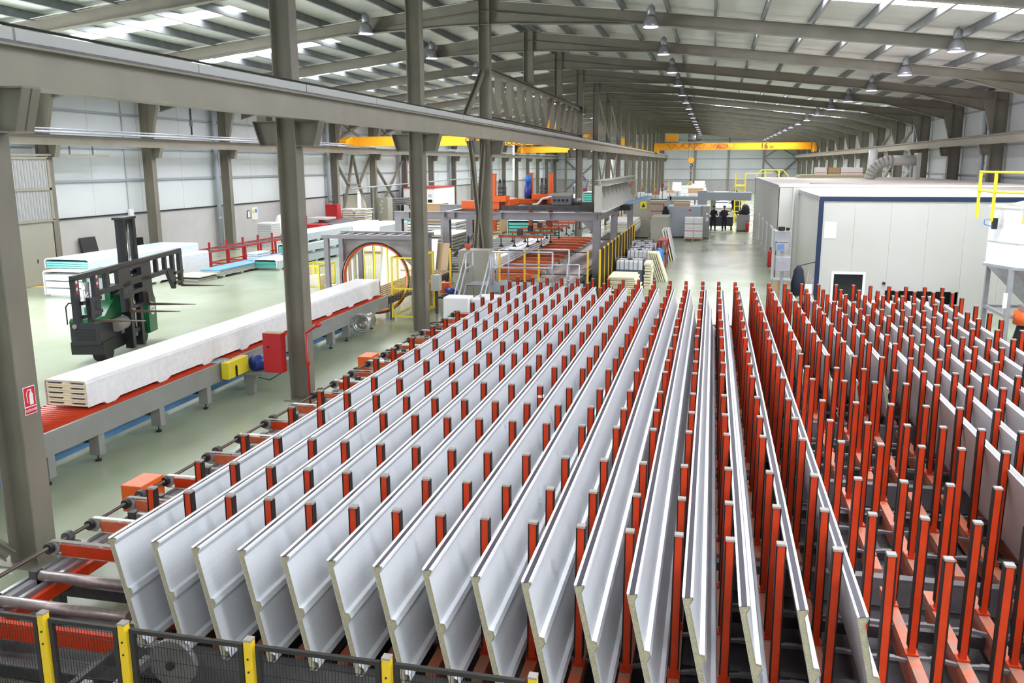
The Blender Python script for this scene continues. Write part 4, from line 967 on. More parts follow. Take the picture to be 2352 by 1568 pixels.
# white parapet girder on the side beam
t = thing('parapet_girder', 'pale grey steel girder with triangular stiffeners standing on the gantry side beam', 'girder', (-4.2, 33, 2.88))
MB().ibeam((-4.12, 32.9, 3.98), (-4.12, 46.0, 3.98), .22, .42, .02, .02).build('top_beam', 'lattice', t)
B(-4.34, -3.95, 32.9, 46.0, 2.88, 2.91).build('bottom_plate', 'lattice', t)
B(-4.34, -4.06, 32.86, 32.9, 2.9, 3.88).build('end_plate', 'lattice', t)
for k in range(8):
    y = 34.3+k*1.55
    B(-4.31, -4.26, y, y+.04, 2.91, 3.88).build('rib', 'lattice', t)
    MB().prism([(-4.31, 2.91), (-4.31, 3.86), (-3.98, 2.91)], y-.02, y).build('rib_gusset', 'lattice', t)
B(-4.34, -4.31, 32.9, 46, 2.91, 3.88).build('web', 'tan', t)
t = thing('blue_cable_tray', 'blue cable tray and drive lying at the far end of the parapet girder', 'cable tray', (-3.9, 42, 2.7))
MB().bar((-4.0, 41.0, 2.86), (-3.3, 46.5, 3.0), .35, .06).build('tray', 'blue_lt', t); B(-4.08, -3.6, 39.6, 40.8, 2.62, 2.86).build('drive', 'black', t)
# orange gripper carriages
for i, (cx, cy, lb) in enumerate(((-8.55, 34.4, 'left'), (-7.25, 36.6, 'right'))):
    t = thing('gripper_carriage', 'orange gripper carriage with tall orange columns and cable chain on the gantry, %s one' % lb, 'gripper', (cx, cy, 2.9))
    q = B(cx-1.4, cx+.2, cy-.25, cy+.15, 2.92, 3.25).build('arm', 'orange_mach', t, bevel=.02)
    B(cx-.2, cx+.6, cy-.1, cy+1.6, 3.0, 3.3).build('arm', 'orange_mach', t, bevel=.02)
    B(cx-.2, cx+.5, cy-.4, cy+.3, 3.22, 3.45).build('saddle', 'orange_mach', t)
    cs = ((-.08, 0),) if i == 0 else ((-.35, .2), (.45, .6))
    for dx, dy in cs:
        c = B(cx+dx-.08, cx+dx+.08, cy+dy-.1, cy+dy+.1, 2.0, 4.3).build('lift_column', 'orange_mach', t)
        B(cx+dx-.1, cx+dx+.1, cy+dy-.12, cy+dy+.12, 4.3, 4.33).build('column_cap', 'orange_dull', c)
    for sx in (.16, .34):
        w = MB()
        for k in range(22):
            a = math.pi*k/21; w.cbox((cx+sx, cy-.15+.16*math.cos(a)+.16, 3.78+.30*math.sin(a)), (.05, .05, .03))
        for k in range(18): w.cbox((cx+sx, cy-.15, 2.9+k*.052), (.09, .09, .036)); w.cbox((cx+sx, cy+.17, 2.9+k*.052), (.09, .09, .036))
        w.build('cable_chain', 'black', t)['kind'] = 'stuff'
    MB().cyl((cx-.45, cy+.1, 3.25), (cx-.45, cy+.1, 3.95), .16, 14).build('motor', 'motor_blue', t, True)
    MB().cyl((cx-.45, cy+.1, 3.95), (cx-.45, cy+.1, 4.25), .13, 14).build('motor_cap', 'black' if i == 0 else 'blue', t, True)
t = thing('vacuum_blower', 'grey vacuum blower block with four round ports on the gantry deck', 'blower', (-5.9, 35.5, 3.06))
B(-6.4, -5.6, 35.2, 35.8, 3.06, 3.42).build('body', 'steelbeam', t)
for k in range(4): MB().cyl((-6.28+k*.17, 35.19, 3.24), (-6.28+k*.17, 35.2, 3.24), .06, 12).build('port', 'black', t)
MB().cyl((-5.6, 35.5, 3.2), (-5.2, 35.5, 3.2), .13, 14).build('motor', 'lamp_grey', t, True); B(-6.5, -5.6, 35.2, 35.8, 3.42, 3.5).build('cover', 'cap', t)
MB().tube([(-6.4, 35.25, 3.4), (-6.8, 35.2, 3.3), (-7.0, 35.2, 3.08), (-7.2, 35.2, 3.06)], .04, 8).build('hose', 'white', t)
for i in range(6):
    t = thing('suction_frame', 'rust-red suction gripper cross arm hanging under the gantry, %s from the camera' % ORD[i], 'suction gripper', (-7.6, 35+i*2.0, 1.75), 'suction gripper arms')
    y = 34.6+i*2.1
    B(-8.5, -6.6, y-.04, y+.04, 1.75, 1.86).build('cross_arm', 'orange_dull', t)
    for k in range(4):
        x = -8.4+k*.56; MB().cyl((x, y, 1.45), (x, y, 1.86), .025, 6).build('rod', 'darksteel', t); MB().cyl((x, y, 1.38), (x, y, 1.46), .10, 10, .04).build('suction_cup', 'black', t)
    B(-7.7, -7.5, y-.12, y+.12, 1.86, 2.1).build('valve_block', 'darksteel', t)
# fourth-column stuff
t = thing('panel_bundle', 'bundle of long shiny white panels lying on orange arms behind the stair platform', 'panel bundle', (-8.4, 31, .9))
for k in range(4):
    z = .86+k*.085; x0, x1 = -8.75+.04*k, -7.75-.02*k
    b = MB().box(x0, x1, 29.7+.1*k, 42.7, z, z+.045)
    for xx in (x0+.02, (x0+x1)/2-.03, x1-.1): b.prism([(xx, z+.045), (xx+.08, z+.045), (xx+.06, z+.075), (xx+.02, z+.075)], 29.7+.1*k, 42.7)
    b.build('panel', 'sheet', t)
t = thing('orange_transfer', 'row of orange transfer arms beneath the bundle of shiny panels', 'transfer conveyor', (-7.8, 30, 0))
for k in range(13):
    y = 30.2+k*1.35
    a = MB().prism([(-8.9, .62), (-6.35, .62), (-6.0, .72), (-6.0, .78), (-6.4, .84), (-8.9, .84)], y-.14, y+.14).build('arm', 'orange_dull', t)
    B(-6.1, -5.95, y-.16, y+.16, .60, .80).build('end_plate', 'machine_beige', t)
for x in (-8.6, -6.6):
    B(x-.06, x+.06, 29.8, 47.5, .45, .62).build('beam', 'darksteel', t)
    for y in (30, 34, 38, 42, 46): B(x-.06, x+.06, y-.06, y+.06, 0, .45).build('leg', 'darksteel', t)
t = thing('chain_tables', 'dark steel cross-transfer conveyor with many transverse bars left of the transfer arms', 'conveyor', (-10.5, 30, 0))
for k in range(18):
    y = 31.6+k*.95
    B(-11.6, -9.1, y-.05, y+.05, .62, .70).build('bar', 'steelbeam', t); B(-11.6, -9.1, y-.3, y-.26, .68, .74).build('belt', 'steel', t)
for x in (-11.5, -9.2):
    B(x-.06, x+.06, 31.4, 48, .45, .6).build('beam', 'darksteel', t)
    for y in (31.6, 34.6, 38, 43, 47): B(x-.06, x+.06, y-.06, y+.06, 0, .45).build('leg', 'darksteel', t)
t = thing('orange_gear_motor', 'orange and blue gear motor on the floor beside the yellow guard', 'motor', (-8.3, 27.6, 0))
MB().cyl((-8.6, 27.7, .55), (-8.25, 27.4, .5), .12, 12).build('motor', 'motor_blue', t, True); MB().cbox((-8.7, 27.85, .6), (.3, .3, .35)).build('gearbox', 'orange_mach', t); B(-8.8, -8.2, 27.3, 28.0, .3, .36).build('bracket', 'darksteel', t); B(-8.7, -8.3, 27.5, 27.8, 0, .3).build('stand', 'darksteel', t)
t = thing('grey_junction_box', 'small grey control box on a stand beside the yellow mesh guard', 'control box', (-8.5, 26.2, 0))
B(-8.62, -8.35, 26.0, 26.3, .75, 1.25).build('box', 'ltgrey', t); B(-8.52, -8.45, 26.1, 26.2, 0, .75).build('stand', 'darksteel', t)
# roller conveyor, middle
t = thing('roller_conveyor', 'wide steel roller conveyor running back between the orange arms and the dark fence', 'conveyor', (-5.5, 25, 0))
for x in (-5.92, -4.5): B(x-.03, x+.03, 25.6, 46, .50, .70).build('side_beam', 'galv', t)
B(-5.89, -4.53, 25.6, 46, .50, .54).build('gap_shade_sheet', 'black', t)  # black sheet added below, standing in for the shade between the rollers
rl = None; k = 0
y = 25.8
while y < 45.9:
    if rl is None: rl = MB().cyl((-5.88, 25, 0), (-4.54, 25, 0), .05, 10).build('roller', 'roller', t, True); rl.location = (0, y-25, .68)
    else: kid(rl, t, (0, y-25, .68), 'roller')
    y += .29
for y in range(26, 46, 3):
    for x in (-5.92, -4.5): B(x-.05, x+.05, y-.05, y+.05, 0, .5).build('leg', 'galv', t)
t = thing('slat_conveyor', 'dark slatted conveyor further back beyond the steel rollers', 'conveyor', (-5.2, 47, 0))
for x in (-5.92, -4.5): B(x-.04, x+.04, 46.3, 58, .45, .70).build('side_beam', 'steelbeam', t)
for k in range(45): B(-5.88, -4.54, 46.4+k*.255, 46.4+k*.255+.16, .66, .72).build('slat', 'darksteel', t)
for y in (47, 52, 57):
    for x in (-5.92, -4.5): B(x-.05, x+.05, y-.05, y+.05, 0, .45).build('leg', 'steelbeam', t)
wrapped_ = sheets('sheet_stack', 'stack of white profiled panels beyond the gantry leg on a low table', 'panel stack', -5.9, -4.4, 50.5, 55.5, .75, 9, .075, ['white', 'film_yellow' if False else 'foam_yellow'], jit=.07, tops='white')
# yellow pole fences with rods
for (a, b, y, lb) in ((-5.75, -4.05, 29.2, 'black mesh fence panel with yellow posts across the steel roller conveyor'), (-9.0, -6.3, 29.4, 'black rail fence with yellow posts behind the stair platform')):
    t = thing('yellow_post_fence', lb, 'fence', (a, y, 0))
    n_ = 2 if b-a < 2 else 4
    for k in range(n_): x = a+(b-a)*k/(n_-1); B(x-.03, x+.03, y-.03, y+.03, 0, 1.78).build('post', 'yellow', t)
    for z in (1.72, .95): B(a, b, y-.01, y+.01, z, z+.03).build('rail', 'black', t)
# dark fence along the conveyor
t = thing('dark_panel_fence', 'dark solid panel fence with yellow posts along the aisle behind the rack', 'fence', (-3.65, 29.5, 0))
for k in range(12):
    y = 29.3+k*1.2
    B(-3.68, -3.62, y-.03, y+.03, 0, 1.85).build('post', 'yellow' if k < 11 else 'yellow', t)
    if k < 11: B(-3.66, -3.64, y+.04, y+1.16, .08, 1.78).build('fence_panel', 'rubber_brown', t)
# stairs and platform near the rack's back left
t = thing('stair_platform', 'grey steel access stair and platform with handrails behind the rack', 'stair', (-6.5, 24.2, 0))
def tb(pts, name='handrail', r=.024): MB().tube([Vector(p) for p in pts], r, 8).build(name, 'galv', t, True)
for z, y in ((.28, 24.0), (.55, 24.35), (.82, 24.7), (1.1, 25.05)):
    B(-7.15, -6.45, y, y+.32, z-.03, z).build('tread', 'galv', t)
B(-7.18, -6.42, 25.05, 25.9, 1.08, 1.12).build('landing', 'galv', t)
for x in (-7.18, -6.42): MB().bar((x, 23.85, .05), (x, 25.2, 1.12), .03, .16).build('stringer', 'galv', t)
B(-6.40, -3.75, 25.2, 26.1, .98, 1.10).build('platform', 'galv', t); B(-6.40, -3.75, 25.18, 25.2, .90, 1.14).build('fascia', 'galv', t)
for x in (-6.38, -5.1, -3.78):
    for y in (25.25, 26.05): tb([(x, y, 0), (x, y, .98)], 'leg', .03)
for x in (-7.2, -6.42):
    tb([(x, 23.8, .1), (x, 23.85, .95), (x, 25.1, 2.05), (x, 25.9, 2.05), (x, 25.9, 1.1)]); tb([(x, 25.1, 2.05), (x, 25.1, 1.1)]); tb([(x, 24.0, .6), (x, 25.1, 1.6), (x, 25.9, 1.6)])
for z in (2.12, 1.65): tb([(-6.38, 25.2, z), (-4.55, 25.2, z)]); tb([(-6.1, 26.08, z), (-4.2, 26.08, z)]); tb([(-4.1, 25.2, z-.35), (-3.75, 25.2, z-.35)])
for x, z in ((-6.38, 2.12), (-6.1, 2.12), (-4.55, 2.12), (-4.2, 2.12), (-4.1, 1.77), (-3.75, 1.77)): tb([(x, 25.2 if x not in (-6.1, -4.2) else 26.08, 1.1), (x, 25.2 if x not in (-6.1, -4.2) else 26.08, z)], 'post')
t = thing('white_housing', 'low white sheet metal housing beneath the access stair', 'housing', (-6.8, 23.3, 0))
B(-7.35, -6.6, 23.2, 23.8, 0, 1.0).build('cover', 'white', t, bevel=.04); B(-6.58, -5.9, 23.4, 24.4, 0, .95).build('side_cover', 'white', t, bevel=.03)
t = thing('electrical_cabinet', 'tall beige electrical cabinet behind the stair handrail', 'cabinet', (-7.3, 26.5, 0))
B(-7.85, -6.85, 26.5, 27.3, .1, 2.0).build('body', 'machine_beige', t); B(-7.83, -7.36, 26.48, 26.5, .15, 1.95).build('door', 'machine_beige', t); B(-7.34, -6.87, 26.48, 26.5, .15, 1.95).build('door', 'machine_beige', t); B(-7.75, -7.5, 26.47, 26.48, 1.3, 1.6).build('window', 'tan', t); B(-7.8, -6.9, 26.55, 27.2, 0, .1).build('plinth', 'black', t)
t = thing('cone_beacon', 'small red beacon on top of the beige cabinet', 'beacon', (-7.6, 26.8, 2.0)); MB().lathe([(.07, 0), (.11, .14), (.11, .2)], (-7.6, 26.8, 2.0), 12).build('beacon', 'orange_dull', t); MB().cyl((-7.6, 26.8, 2.2), (-7.6, 26.8, 2.45), .04, 8).build('stem', 'black', t)
t = thing('blue_drum', 'blue round hose reel drum on the floor of the left bay', 'drum', (-12.5, 36, 0))
MB().cyl((-12.6, 36, 1.05), (-12.2, 36, 1.05), .42, 24).build('drum', 'blue', t, True); MB().cyl((-12.61, 36, 1.05), (-12.6, 36, 1.05), .3, 20).build('disc', 'motor_blue', t); B(-12.5, -12.3, 35.8, 36.2, 0, .7).build('stand', 'blue', t)
t = thing('floor_hoses', 'black hoses lying looped on the floor beside the third middle column', 'hose', (-7.6, 23.9, 0))
for k in range(3): MB().tube([(-7.55+(.45+.12*k)*math.cos(a), 24.0+(.5+.1*k)*math.sin(a), .02) for a in [x*.35 for x in range(13)]], .014, 6).build('hose', 'black', t)
# ================================================================== AISLE STOCK
def ibc(label, x, y, dark=False, z=0):
    t = thing('liquid_tote', label, 'tote', (x, y, z), 'plastic liquid totes in the aisle')
    B(x-.5, x+.5, y-.5, y+.5, z+.16, z+1.05).build('tank', 'ibc', t, bevel=.06)
    if dark: B(x-.505, x+.505, y-.505, y+.505, z+.16, z+.72).build('liquid_level', 'ibc_dark', t)
    w = MB()
    for k in range(7):
        d = -.52+k*1.04/6
        for s in (-.52, .52): w.box(x+d-.009, x+d+.009, y+s-.009, y+s+.009, z+.12, z+1.1).box(x+s-.009, x+s+.009, y+d-.009, y+d+.009, z+.12, z+1.1)
    for zz in (.2, .65, 1.1):
        for s in (-.52, .52): w.box(x-.53, x+.53, y+s-.01, y+s+.01, z+zz-.01, z+zz+.01).box(x+s-.01, x+s+.01, y-.53, y+.53, z+zz-.01, z+zz+.01)
    w.build('wire_cage', 'steelbeam', t)['kind'] = 'stuff'
    B(x-.52, x+.52, y-.52, y+.52, z+.08, z+.14).build('pallet', 'wood', t)
    for dx in (-.45, 0, .45): B(x+dx-.06, x+dx+.06, y-.5, y+.5, z, z+.08).build('pallet_foot', 'wood', t)
    MB().cyl((x, y, z+1.05), (x, y, z+1.1), .09, 12).build('lid', 'black', t)
ibc('white liquid tote half filled with dark blue, nearest in the aisle', -3.0, 33.6, True)
for i, (x, y) in enumerate(((-2.95, 37.5), (-2.95, 38.8), (-2.9, 40.6), (-3.2, 42))): ibc('white caged liquid tote in the aisle row, %s behind the half filled one' % ORD[i], x, y)
ibc('white caged liquid tote on its own by the grey cabinets', -4.1, 58); ibc('white caged liquid tote above the profiled panel stack, beyond the gantry', -4.9, 60, z=0)
sheets('foam_offcuts', 'low untidy pile of pale yellow foam offcuts at the back of the rack', 'foam pile', -3.35, -2.45, 30.2, 31.8, 0, 11, .075, 'foam_yellow', jit=.10)
sheets('foam_offcuts', 'stack of cream foam strips beside the half filled tote', 'foam stack', -2.42, -2.15, 33.2, 34.4, 0, 9, .11, 'foam_yellow', jit=.03)
for i, (x, y) in enumerate(((-1.75, 34.8),)):
    t = thing('leaning_foam', 'bundle of pale yellow foam boards leaning over beside the totes', 'foam boards', (-2.1, 35.5, 0))
    for k in range(5): MB().prism([(-1.72-.09*k, 0), (-1.66-.09*k, 0), (-2.06-.09*k, 1.15), (-2.12-.09*k, 1.15)], 35.2+.05*k, 36.3).build('board', 'foam_yellow', t)
t = thing('spare_boards', 'white panels leaning against the beige cabinets in the aisle', 'panels', (-1.9, 44, 0))
for k in range(3): MB().prism([(-1.75-.12*k, 0), (-1.69-.12*k, 0), (-2.05-.12*k, 1.5), (-2.11-.12*k, 1.5)], 43.2, 45.2).build('panel', 'white' if k != 1 else 'foam_yellow', t)
t = thing('blue_crate', 'blue plastic barrel beside the aisle totes', 'barrel', (-2.25, 38.8, 0)); MB().lathe([(.16, 0), (.2, .05), (.2, .95), (.14, 1.0)], (-2.2, 38.8, 0), 14).build('barrel', 'blue', t, True); MB().cyl((-2.2, 38.8, 1.0), (-2.2, 38.8, 1.03), .05, 8).build('bung', 'white', t)
t = thing('red_stand', 'dark red steel frame beside the aisle totes', 'frame', (-2.2, 41, 0)); [B(x-.03, x+.03, y-.03, y+.03, 0, 1.25).build('upright', 'red', t) for x in (-2.3, -1.98) for y in (40.1, 41.9)]; B(-2.33, -1.95, 40.1, 41.9, 1.2, 1.25).build('rail', 'red', t)
def cab(label, x0, x1, y0, y1, h, m='machine_beige', doors=2, cat='cabinet', name='electrical_cabinet'):
    t = thing(name, label, cat, ((x0+x1)/2, y0, 0))
    B(x0, x1, y0, y1, .08, h).build('body', m, t); B(x0+.03, x1-.03, y0+.03, y1-.03, 0, .08).build('plinth', 'black', t)
    w = (x1-x0)/doors
    for k in range(doors): B(x0+k*w+.02, x0+(k+1)*w-.02, y0-.02, y0, .12, h-.04).build('door', m, t)
    return t
cab('tall beige cabinet standing in the aisle behind the totes', -3.1, -2.2, 46.2, 48.6, 1.95, doors=1)
cab('grey-green cabinet with a yellow warning sign beyond the dark fence', -5.3, -3.9, 56, 57, 2.5, 'machine_beige', 1)
t = thing('warning_sign', 'yellow triangle warning sign on the grey-green cabinet', 'sign', (-4.3, 55.95, 2.1)); B(-4.45, -4.05, 55.95, 55.97, 1.9, 2.35).build('plate', 'yellow_bright', t); MB().prism([(-4.38, 1.98), (-4.12, 1.98), (-4.25, 2.25)], 55.94, 55.95).build('triangle', 'black', t)
cab('wide grey partition cabinet behind the row of machines in the aisle', -4.6, -1.6, 66, 67, 2.0, 'machine_beige', 3)
# grey machine cabinet with logo, coat, boxes
t = cab('large blue-grey machine cabinet in the aisle with cartons in front', -2.75, -.62, 57.0, 59.8, 2.0, 'grey_mach', 1, 'machine', 'machine_cabinet')
B(-.60, -.12, 56.6, 58.4, .12, 2.05).build('side_cabinet', 'grey', t); B(-.35, -.2, 56.58, 56.6, 1.1, 1.35).build('panel', 'white', t); B(-.35, -.2, 56.58, 56.6, 1.5, 1.62).build('panel', 'white', t)
B(-2.4, -1.4, 57.4, 58.4, 2.0, 2.2).build('top_box', 'cardboard', t); MB().prism([(-1.6, 1.72), (-1.3, 1.72), (-1.4, 1.85)], 56.96, 56.98).build('logo', 'orange_mach', t); B(-1.38, -1.28, 56.955, 56.97, 1.73, 1.80).build('logo', 'navy', t)
t = thing('work_jacket', 'black jacket hanging on the corner of the blue-grey machine cabinet', 'jacket', (-2.95, 57, 1.0))
MB().lathe([(.05, 0), (.2, .08), (.24, .35), (.2, .7), (.09, .95), (.05, 1.0)], (-2.9, 56.85, 1.02), 12).build('jacket', 'cloth_dark', t, True); MB().lathe([(.03, 0), (.08, .1), (.09, .5), (.05, .65)], (-2.72, 56.75, .95), 10).build('sleeve', 'cloth_dark', t, True)
k = 0
for r in range(6):
    for c in range(2):
        t = thing('white_carton', 'white red-striped carton on a pallet in the aisle, row %s from the bottom, %s' % (ORD[r], 'left' if c == 0 else 'right'), 'carton', (-1.38+c*.55, 55.2, .14+r*.215), 'cartons stacked in the aisle')
        q = B(-1.60+c*.55, -1.07+c*.55, 55.0, 55.8, .141+r*.215, .141+r*.215+.205).build('carton', 'white', t)
        if r in (0, 2, 4): B(-1.60+c*.55, -1.07+c*.55, 54.99, 55.0, .165+r*.215, .195+r*.215).build('stripe', 'red_sign', t)
t = thing('pallet', 'wooden pallet under the white red-striped cartons', 'pallet', (-1.1, 55.4, 0)); B(-1.65, -.48, 54.95, 55.9, .09, .139).build('deck', 'wood', t)
for x in (-1.6, -1.1, -.6): B(x-.06, x+.06, 55, 55.85, 0, .09).build('foot', 'wood', t)
# overhead duct
t = thing('overhead_duct', 'grey rectangular overhead duct crossing the aisle to the cabin', 'duct', (0, 62, 0))
B(-.35, 2.6, 62, 62.7, 2.2, 2.75).build('duct', 'grey_mach', t); B(-1.0, -.35, 62, 62.7, 1.9, 2.85).build('duct_box', 'grey_mach', t); B(-2.9, -1.0, 62.1, 62.6, 2.2, 2.45).build('duct', 'grey_mach', t); B(-3.1, -2.8, 62.1, 62.6, .3, 2.45).build('duct_drop', 'grey_mach', t); B(-.8, -.4, 62.1, 62.5, 0, 1.9).build('duct_drop', 'grey_mach', t)
# white machine in the centre aisle
t = thing('work_machine', 'cream and dark bench machine where the two workers stand', 'machine', (.5, 63.8, 0))
B(-.3, 1.5, 64.0, 64.9, .3, .95).build('bench', 'darksteel', t); B(-.25, .25, 64.1, 64.7, .95, 1.0).build('top', 'white', t); B(-.1, .25, 64.8, 65.3, .3, 2.1).build('column', 'machine_beige', t); MB().cyl((0, 64.7, 2.3), (.5, 64.7, 2.3), .25, 16).build('head', 'ltgrey', t, True)
B(.5, 1.0, 64.3, 64.8, .95, 1.3).build('tool', 'steelbeam', t); B(.7, 1.2, 64.2, 64.6, 1.3, 1.45).build('guard', 'yellow', t)
for x in (-.2, 1.4): B(x-.05, x+.05, 64.1, 64.8, 0, .3).build('foot', 'black', t)
# people: one continuous skinned body each
def person(label, x, y, face, lean=0., arm=0., shirt='cloth_dark', h=1.74, legs=.10, group=None):
    t = thing('person', label, 'person', (x, y, 0), group); t.rotation_euler = (0, 0, face)
    J = {'pel': (0, 0, .93), 'wai': (0, .02, 1.10), 'che': (0, .02+lean*.5, 1.32), 'nek': (0, .03+lean, 1.48), 'hb': (0, .04+lean*1.1, 1.56)}
    for s, S_ in ((-1, 'l'), (1, 'r')):
        J['hip'+S_] = (s*.10, 0, .88); J['kne'+S_] = (s*.11, s*legs*.5+.03, .48); J['ank'+S_] = (s*.12, s*legs, .08); J['toe'+S_] = (s*.13, s*legs+.16, .04)
        J['sho'+S_] = (s*.18, .02+lean, 1.42); J['elb'+S_] = (s*.235, .06+lean+arm*.5, 1.14); J['wri'+S_] = (s*.16, .25+lean+arm, 1.05+arm*.3); J['han'+S_] = (s*.13, .34+lean+arm, 1.06+arm*.35)
    rad = {'pel': (.17, .12), 'wai': (.16, .12), 'che': (.19, .13), 'nek': (.055, .055), 'hb': (.05, .05), 'hip': (.10, .10), 'kne': (.075, .075), 'ank': (.04, .045), 'toe': (.04, .03), 'sho': (.075, .07), 'elb': (.055, .052), 'wri': (.03, .028), 'han': (.035, .02)}
    names_ = list(J); idx = {n_: i for i, n_ in enumerate(names_)}
    E = [('pel', 'wai'), ('wai', 'che'), ('che', 'nek'), ('nek', 'hb')]
    for S_ in 'lr': E += [('pel', 'hip'+S_), ('hip'+S_, 'kne'+S_), ('kne'+S_, 'ank'+S_), ('ank'+S_, 'toe'+S_), ('che', 'sho'+S_), ('sho'+S_, 'elb'+S_), ('elb'+S_, 'wri'+S_), ('wri'+S_, 'han'+S_)]
    me = bpy.data.meshes.new('body'); me.from_pydata([J[n_] for n_ in names_], [(idx[a], idx[b]) for a, b in E], [])
    o = bpy.data.objects.new('body', me); COL.objects.link(o); o.parent = t
    sk = o.modifiers.new('skin', 'SKIN'); sk.use_smooth_shade = True
    for i, n_ in enumerate(names_):
        r = rad.get(n_) or rad[n_[:-1]]; me.skin_vertices[0].data[i].radius = r; me.skin_vertices[0].data[i].use_root = (n_ == 'pel')
    sb = o.modifiers.new('sub', 'SUBSURF'); sb.levels = 1; sb.render_levels = 2
    me.materials.append(M[shirt])
    hx, hy, hz = J['hb']
    hd = MB().lathe([(.03, -.02), (.055, .01), (.075, .06), (.085, .12), (.082, .17), (.06, .215), (.02, .235)], (hx, hy+.01, hz), 16).build('head', 'skin', None, True); hd.parent = t
    q = MB().prism([(hy+.09, hz+.06), (hy+.115, hz+.07), (hy+.09, hz+.11)], hx-.012, hx+.012, 'x').build('nose', 'skin'); q.parent = hd
    for s in (-1, 1):
        q = MB().cbox((hx+s*.086, hy+.005, hz+.10), (.014, .03, .05)).build('ear', 'skin'); q.parent = hd
        q = MB().cbox((hx+s*.032, hy+.092, hz+.12), (.022, .008, .012)).build('eye', 'black'); q.parent = hd
        for k in range(4):
            bx, by, bz = J['han'+('l' if s < 0 else 'r')]
            q = MB().tube([(bx-.03+k*.02, by, bz), (bx-.03+k*.02, by+.05-.006*abs(k-1.5), bz-.01), (bx-.03+k*.02, by+.075, bz-.035)], .009, 6).build('finger', 'skin'); q.parent = t
        q = MB().tube([(bx-s*.03, by-.02, bz), (bx-s*.06, by+.02, bz-.005)], .010, 6).build('thumb', 'skin'); q.parent = t
    q = MB().cbox((hx, hy+.09, hz+.04), (.04, .008, .008)).build('mouth', 'red'); q.parent = hd
    hr = MB().lathe([(.088, .12), (.095, .16), (.075, .225), (.03, .25)], (hx, hy-.005, hz), 16).build('hair', 'black', None, True); hr.parent = hd
    return t
person('person in dark overalls at the bench, left of the two workers, seen from behind', .12, 62.8, R(-15), .05, .05)
person('person in a dark jacket at the bench, right of the two workers, seen from behind', .88, 62.9, R(10), .08, .05)
person('person in dark blue walking far down the aisle beside the dark partition', 1.9, 84, R(70), 0, .0, 'cloth_dark', legs=.28)
person('person in black standing behind the yellow posts under the gantry', -6.0, 46.5, R(60), 0, 0, 'cloth_dark')
person('person in a red top standing far back between the middle columns', -7.0, 112, R(100), 0, 0, 'red')
# cabinet right of the aisle
cab('low dark grey tool cabinet at the far end of the cabin wall', 1.75, 2.6, 63.0, 63.9, 1.15, 'grey', 1)
t = thing('office_chair', 'black chair and bags on top of the low dark grey cabinet', 'bags', (2.2, 63.4, 1.15)); MB().lathe([(.25, 0), (.32, .1), (.28, .4), (.22, .62), (.1, .75)], (2.3, 63.4, 1.152), 14).build('bag', 'black', t, True); MB().lathe([(.05, .0), (.14, .08), (.1, .3)], (1.95, 63.4, 1.152), 10).build('bag', 'black', t)
t = thing('fire_extinguisher', 'small red fire extinguisher beside the low dark grey cabinet', 'fire extinguisher', (2.7, 62.6, 0)); MB().lathe([(.1, 0), (.12, .04), (.12, .55), (.05, .68)], (2.45, 62.7, .0), 12).build('cylinder', 'red', t, True); MB().cyl((2.45, 62.7, .68), (2.45, 62.7, .76), .03, 8).build('valve', 'black', t)
t = thing('yellow_ladder_tower', 'yellow access ladder tower behind the cabin in the far aisle', 'ladder', (2.3, 72, 0))
for x in (1.75, 2.5):
    for y in (71.5, 72.5): B(x-.04, x+.04, y-.04, y+.04, 0, 3.9).build('upright', 'yellow_bright', t)
for k in range(8): B(1.75, 2.5, 71.5, 71.6, .5+.42*k, .55+.42*k).build('rung', 'yellow_bright', t)
B(1.7, 2.55, 71.5, 72.5, 2.9, 3.0).build('platform', 'yellow_bright', t); MB().tube([(2.5, 71.5, 3.9), (4.5, 71.5, 3.95)], .03, 6).build('handrail', 'yellow_bright', t)
t = thing('yellow_bridge_rail', 'yellow handrail frame rising behind the roof of the far cabin', 'handrail', (4, 75, 0))
MB().tube([(3.45, 76, 3.6), (3.9, 76, 4.15), (5.6, 76, 4.15), (6.1, 76, 3.6)], .035, 6).build('rail', 'yellow_bright', t)
for x in (4.2, 5.3): B(x-.05, x+.05, 75.95, 76.05, 0, 4.1).build('post', 'yellow_bright', t)
t = thing('dark_partition', 'dark partition screen with a yellow edge beyond the cabin', 'partition', (2.1, 78, 0)); B(2.2, 2.27, 72.6, 95, .06, 2.2).build('screen', 'rubber_brown', t); B(2.12, 2.19, 72.6, 72.68, 0, 2.3).build('post', 'yellow_bright', t); B(2.12, 2.28, 72.6, 95, 0, .06).build('foot', 'yellow', t)
# stock far away in the right bay
sheets('white_boxes', 'bright white stack of packs standing in the middle of the far aisle', 'pack stack', .1, 1.45, 82, 86, 0, 7, .31, 'white_ext', jit=.05)
sheets('white_boxes', 'white stack of packs in front of the bright ones in the far aisle', 'pack stack', .2, 1.6, 76, 80, 0, 5, .24, 'white', jit=.06)
for i in range(9):
    y = 70+i*5.5; x = -5.4+(i % 3)*1.6
    sheets('carton_stack', 'stack of white cartons in the crowded store behind the machines, %s from the camera' % ORD[i], 'carton stack', x, x+1.3, y, y+1.4, .0, 4+(i*7) % 3, .42, ['white', 'ibc', 'white'], 'carton stacks behind the machines', jit=.12, tops=('cardboard' if i % 4 == 2 else 'white'), gap=.06)
t = thing('long_shelf', 'long shelf with a red beam crowded with white cartons behind the machine cabinets', 'shelf', (-3.5, 68.5, 0))
B(-7.0, -1.2, 68.3, 69.4, 1.95, 2.02).build('shelf_board', 'darksteel', t); B(-7.0, -4.6, 68.25, 68.3, 1.62, 1.70).build('red_beam', 'red', t)
for x in (-6.9, -5.2, -3.4, -1.3): B(x-.05, x+.05, 68.4, 68.5, 0, 1.95).build('upright', 'red' if x < -5 else 'steelbeam', t)
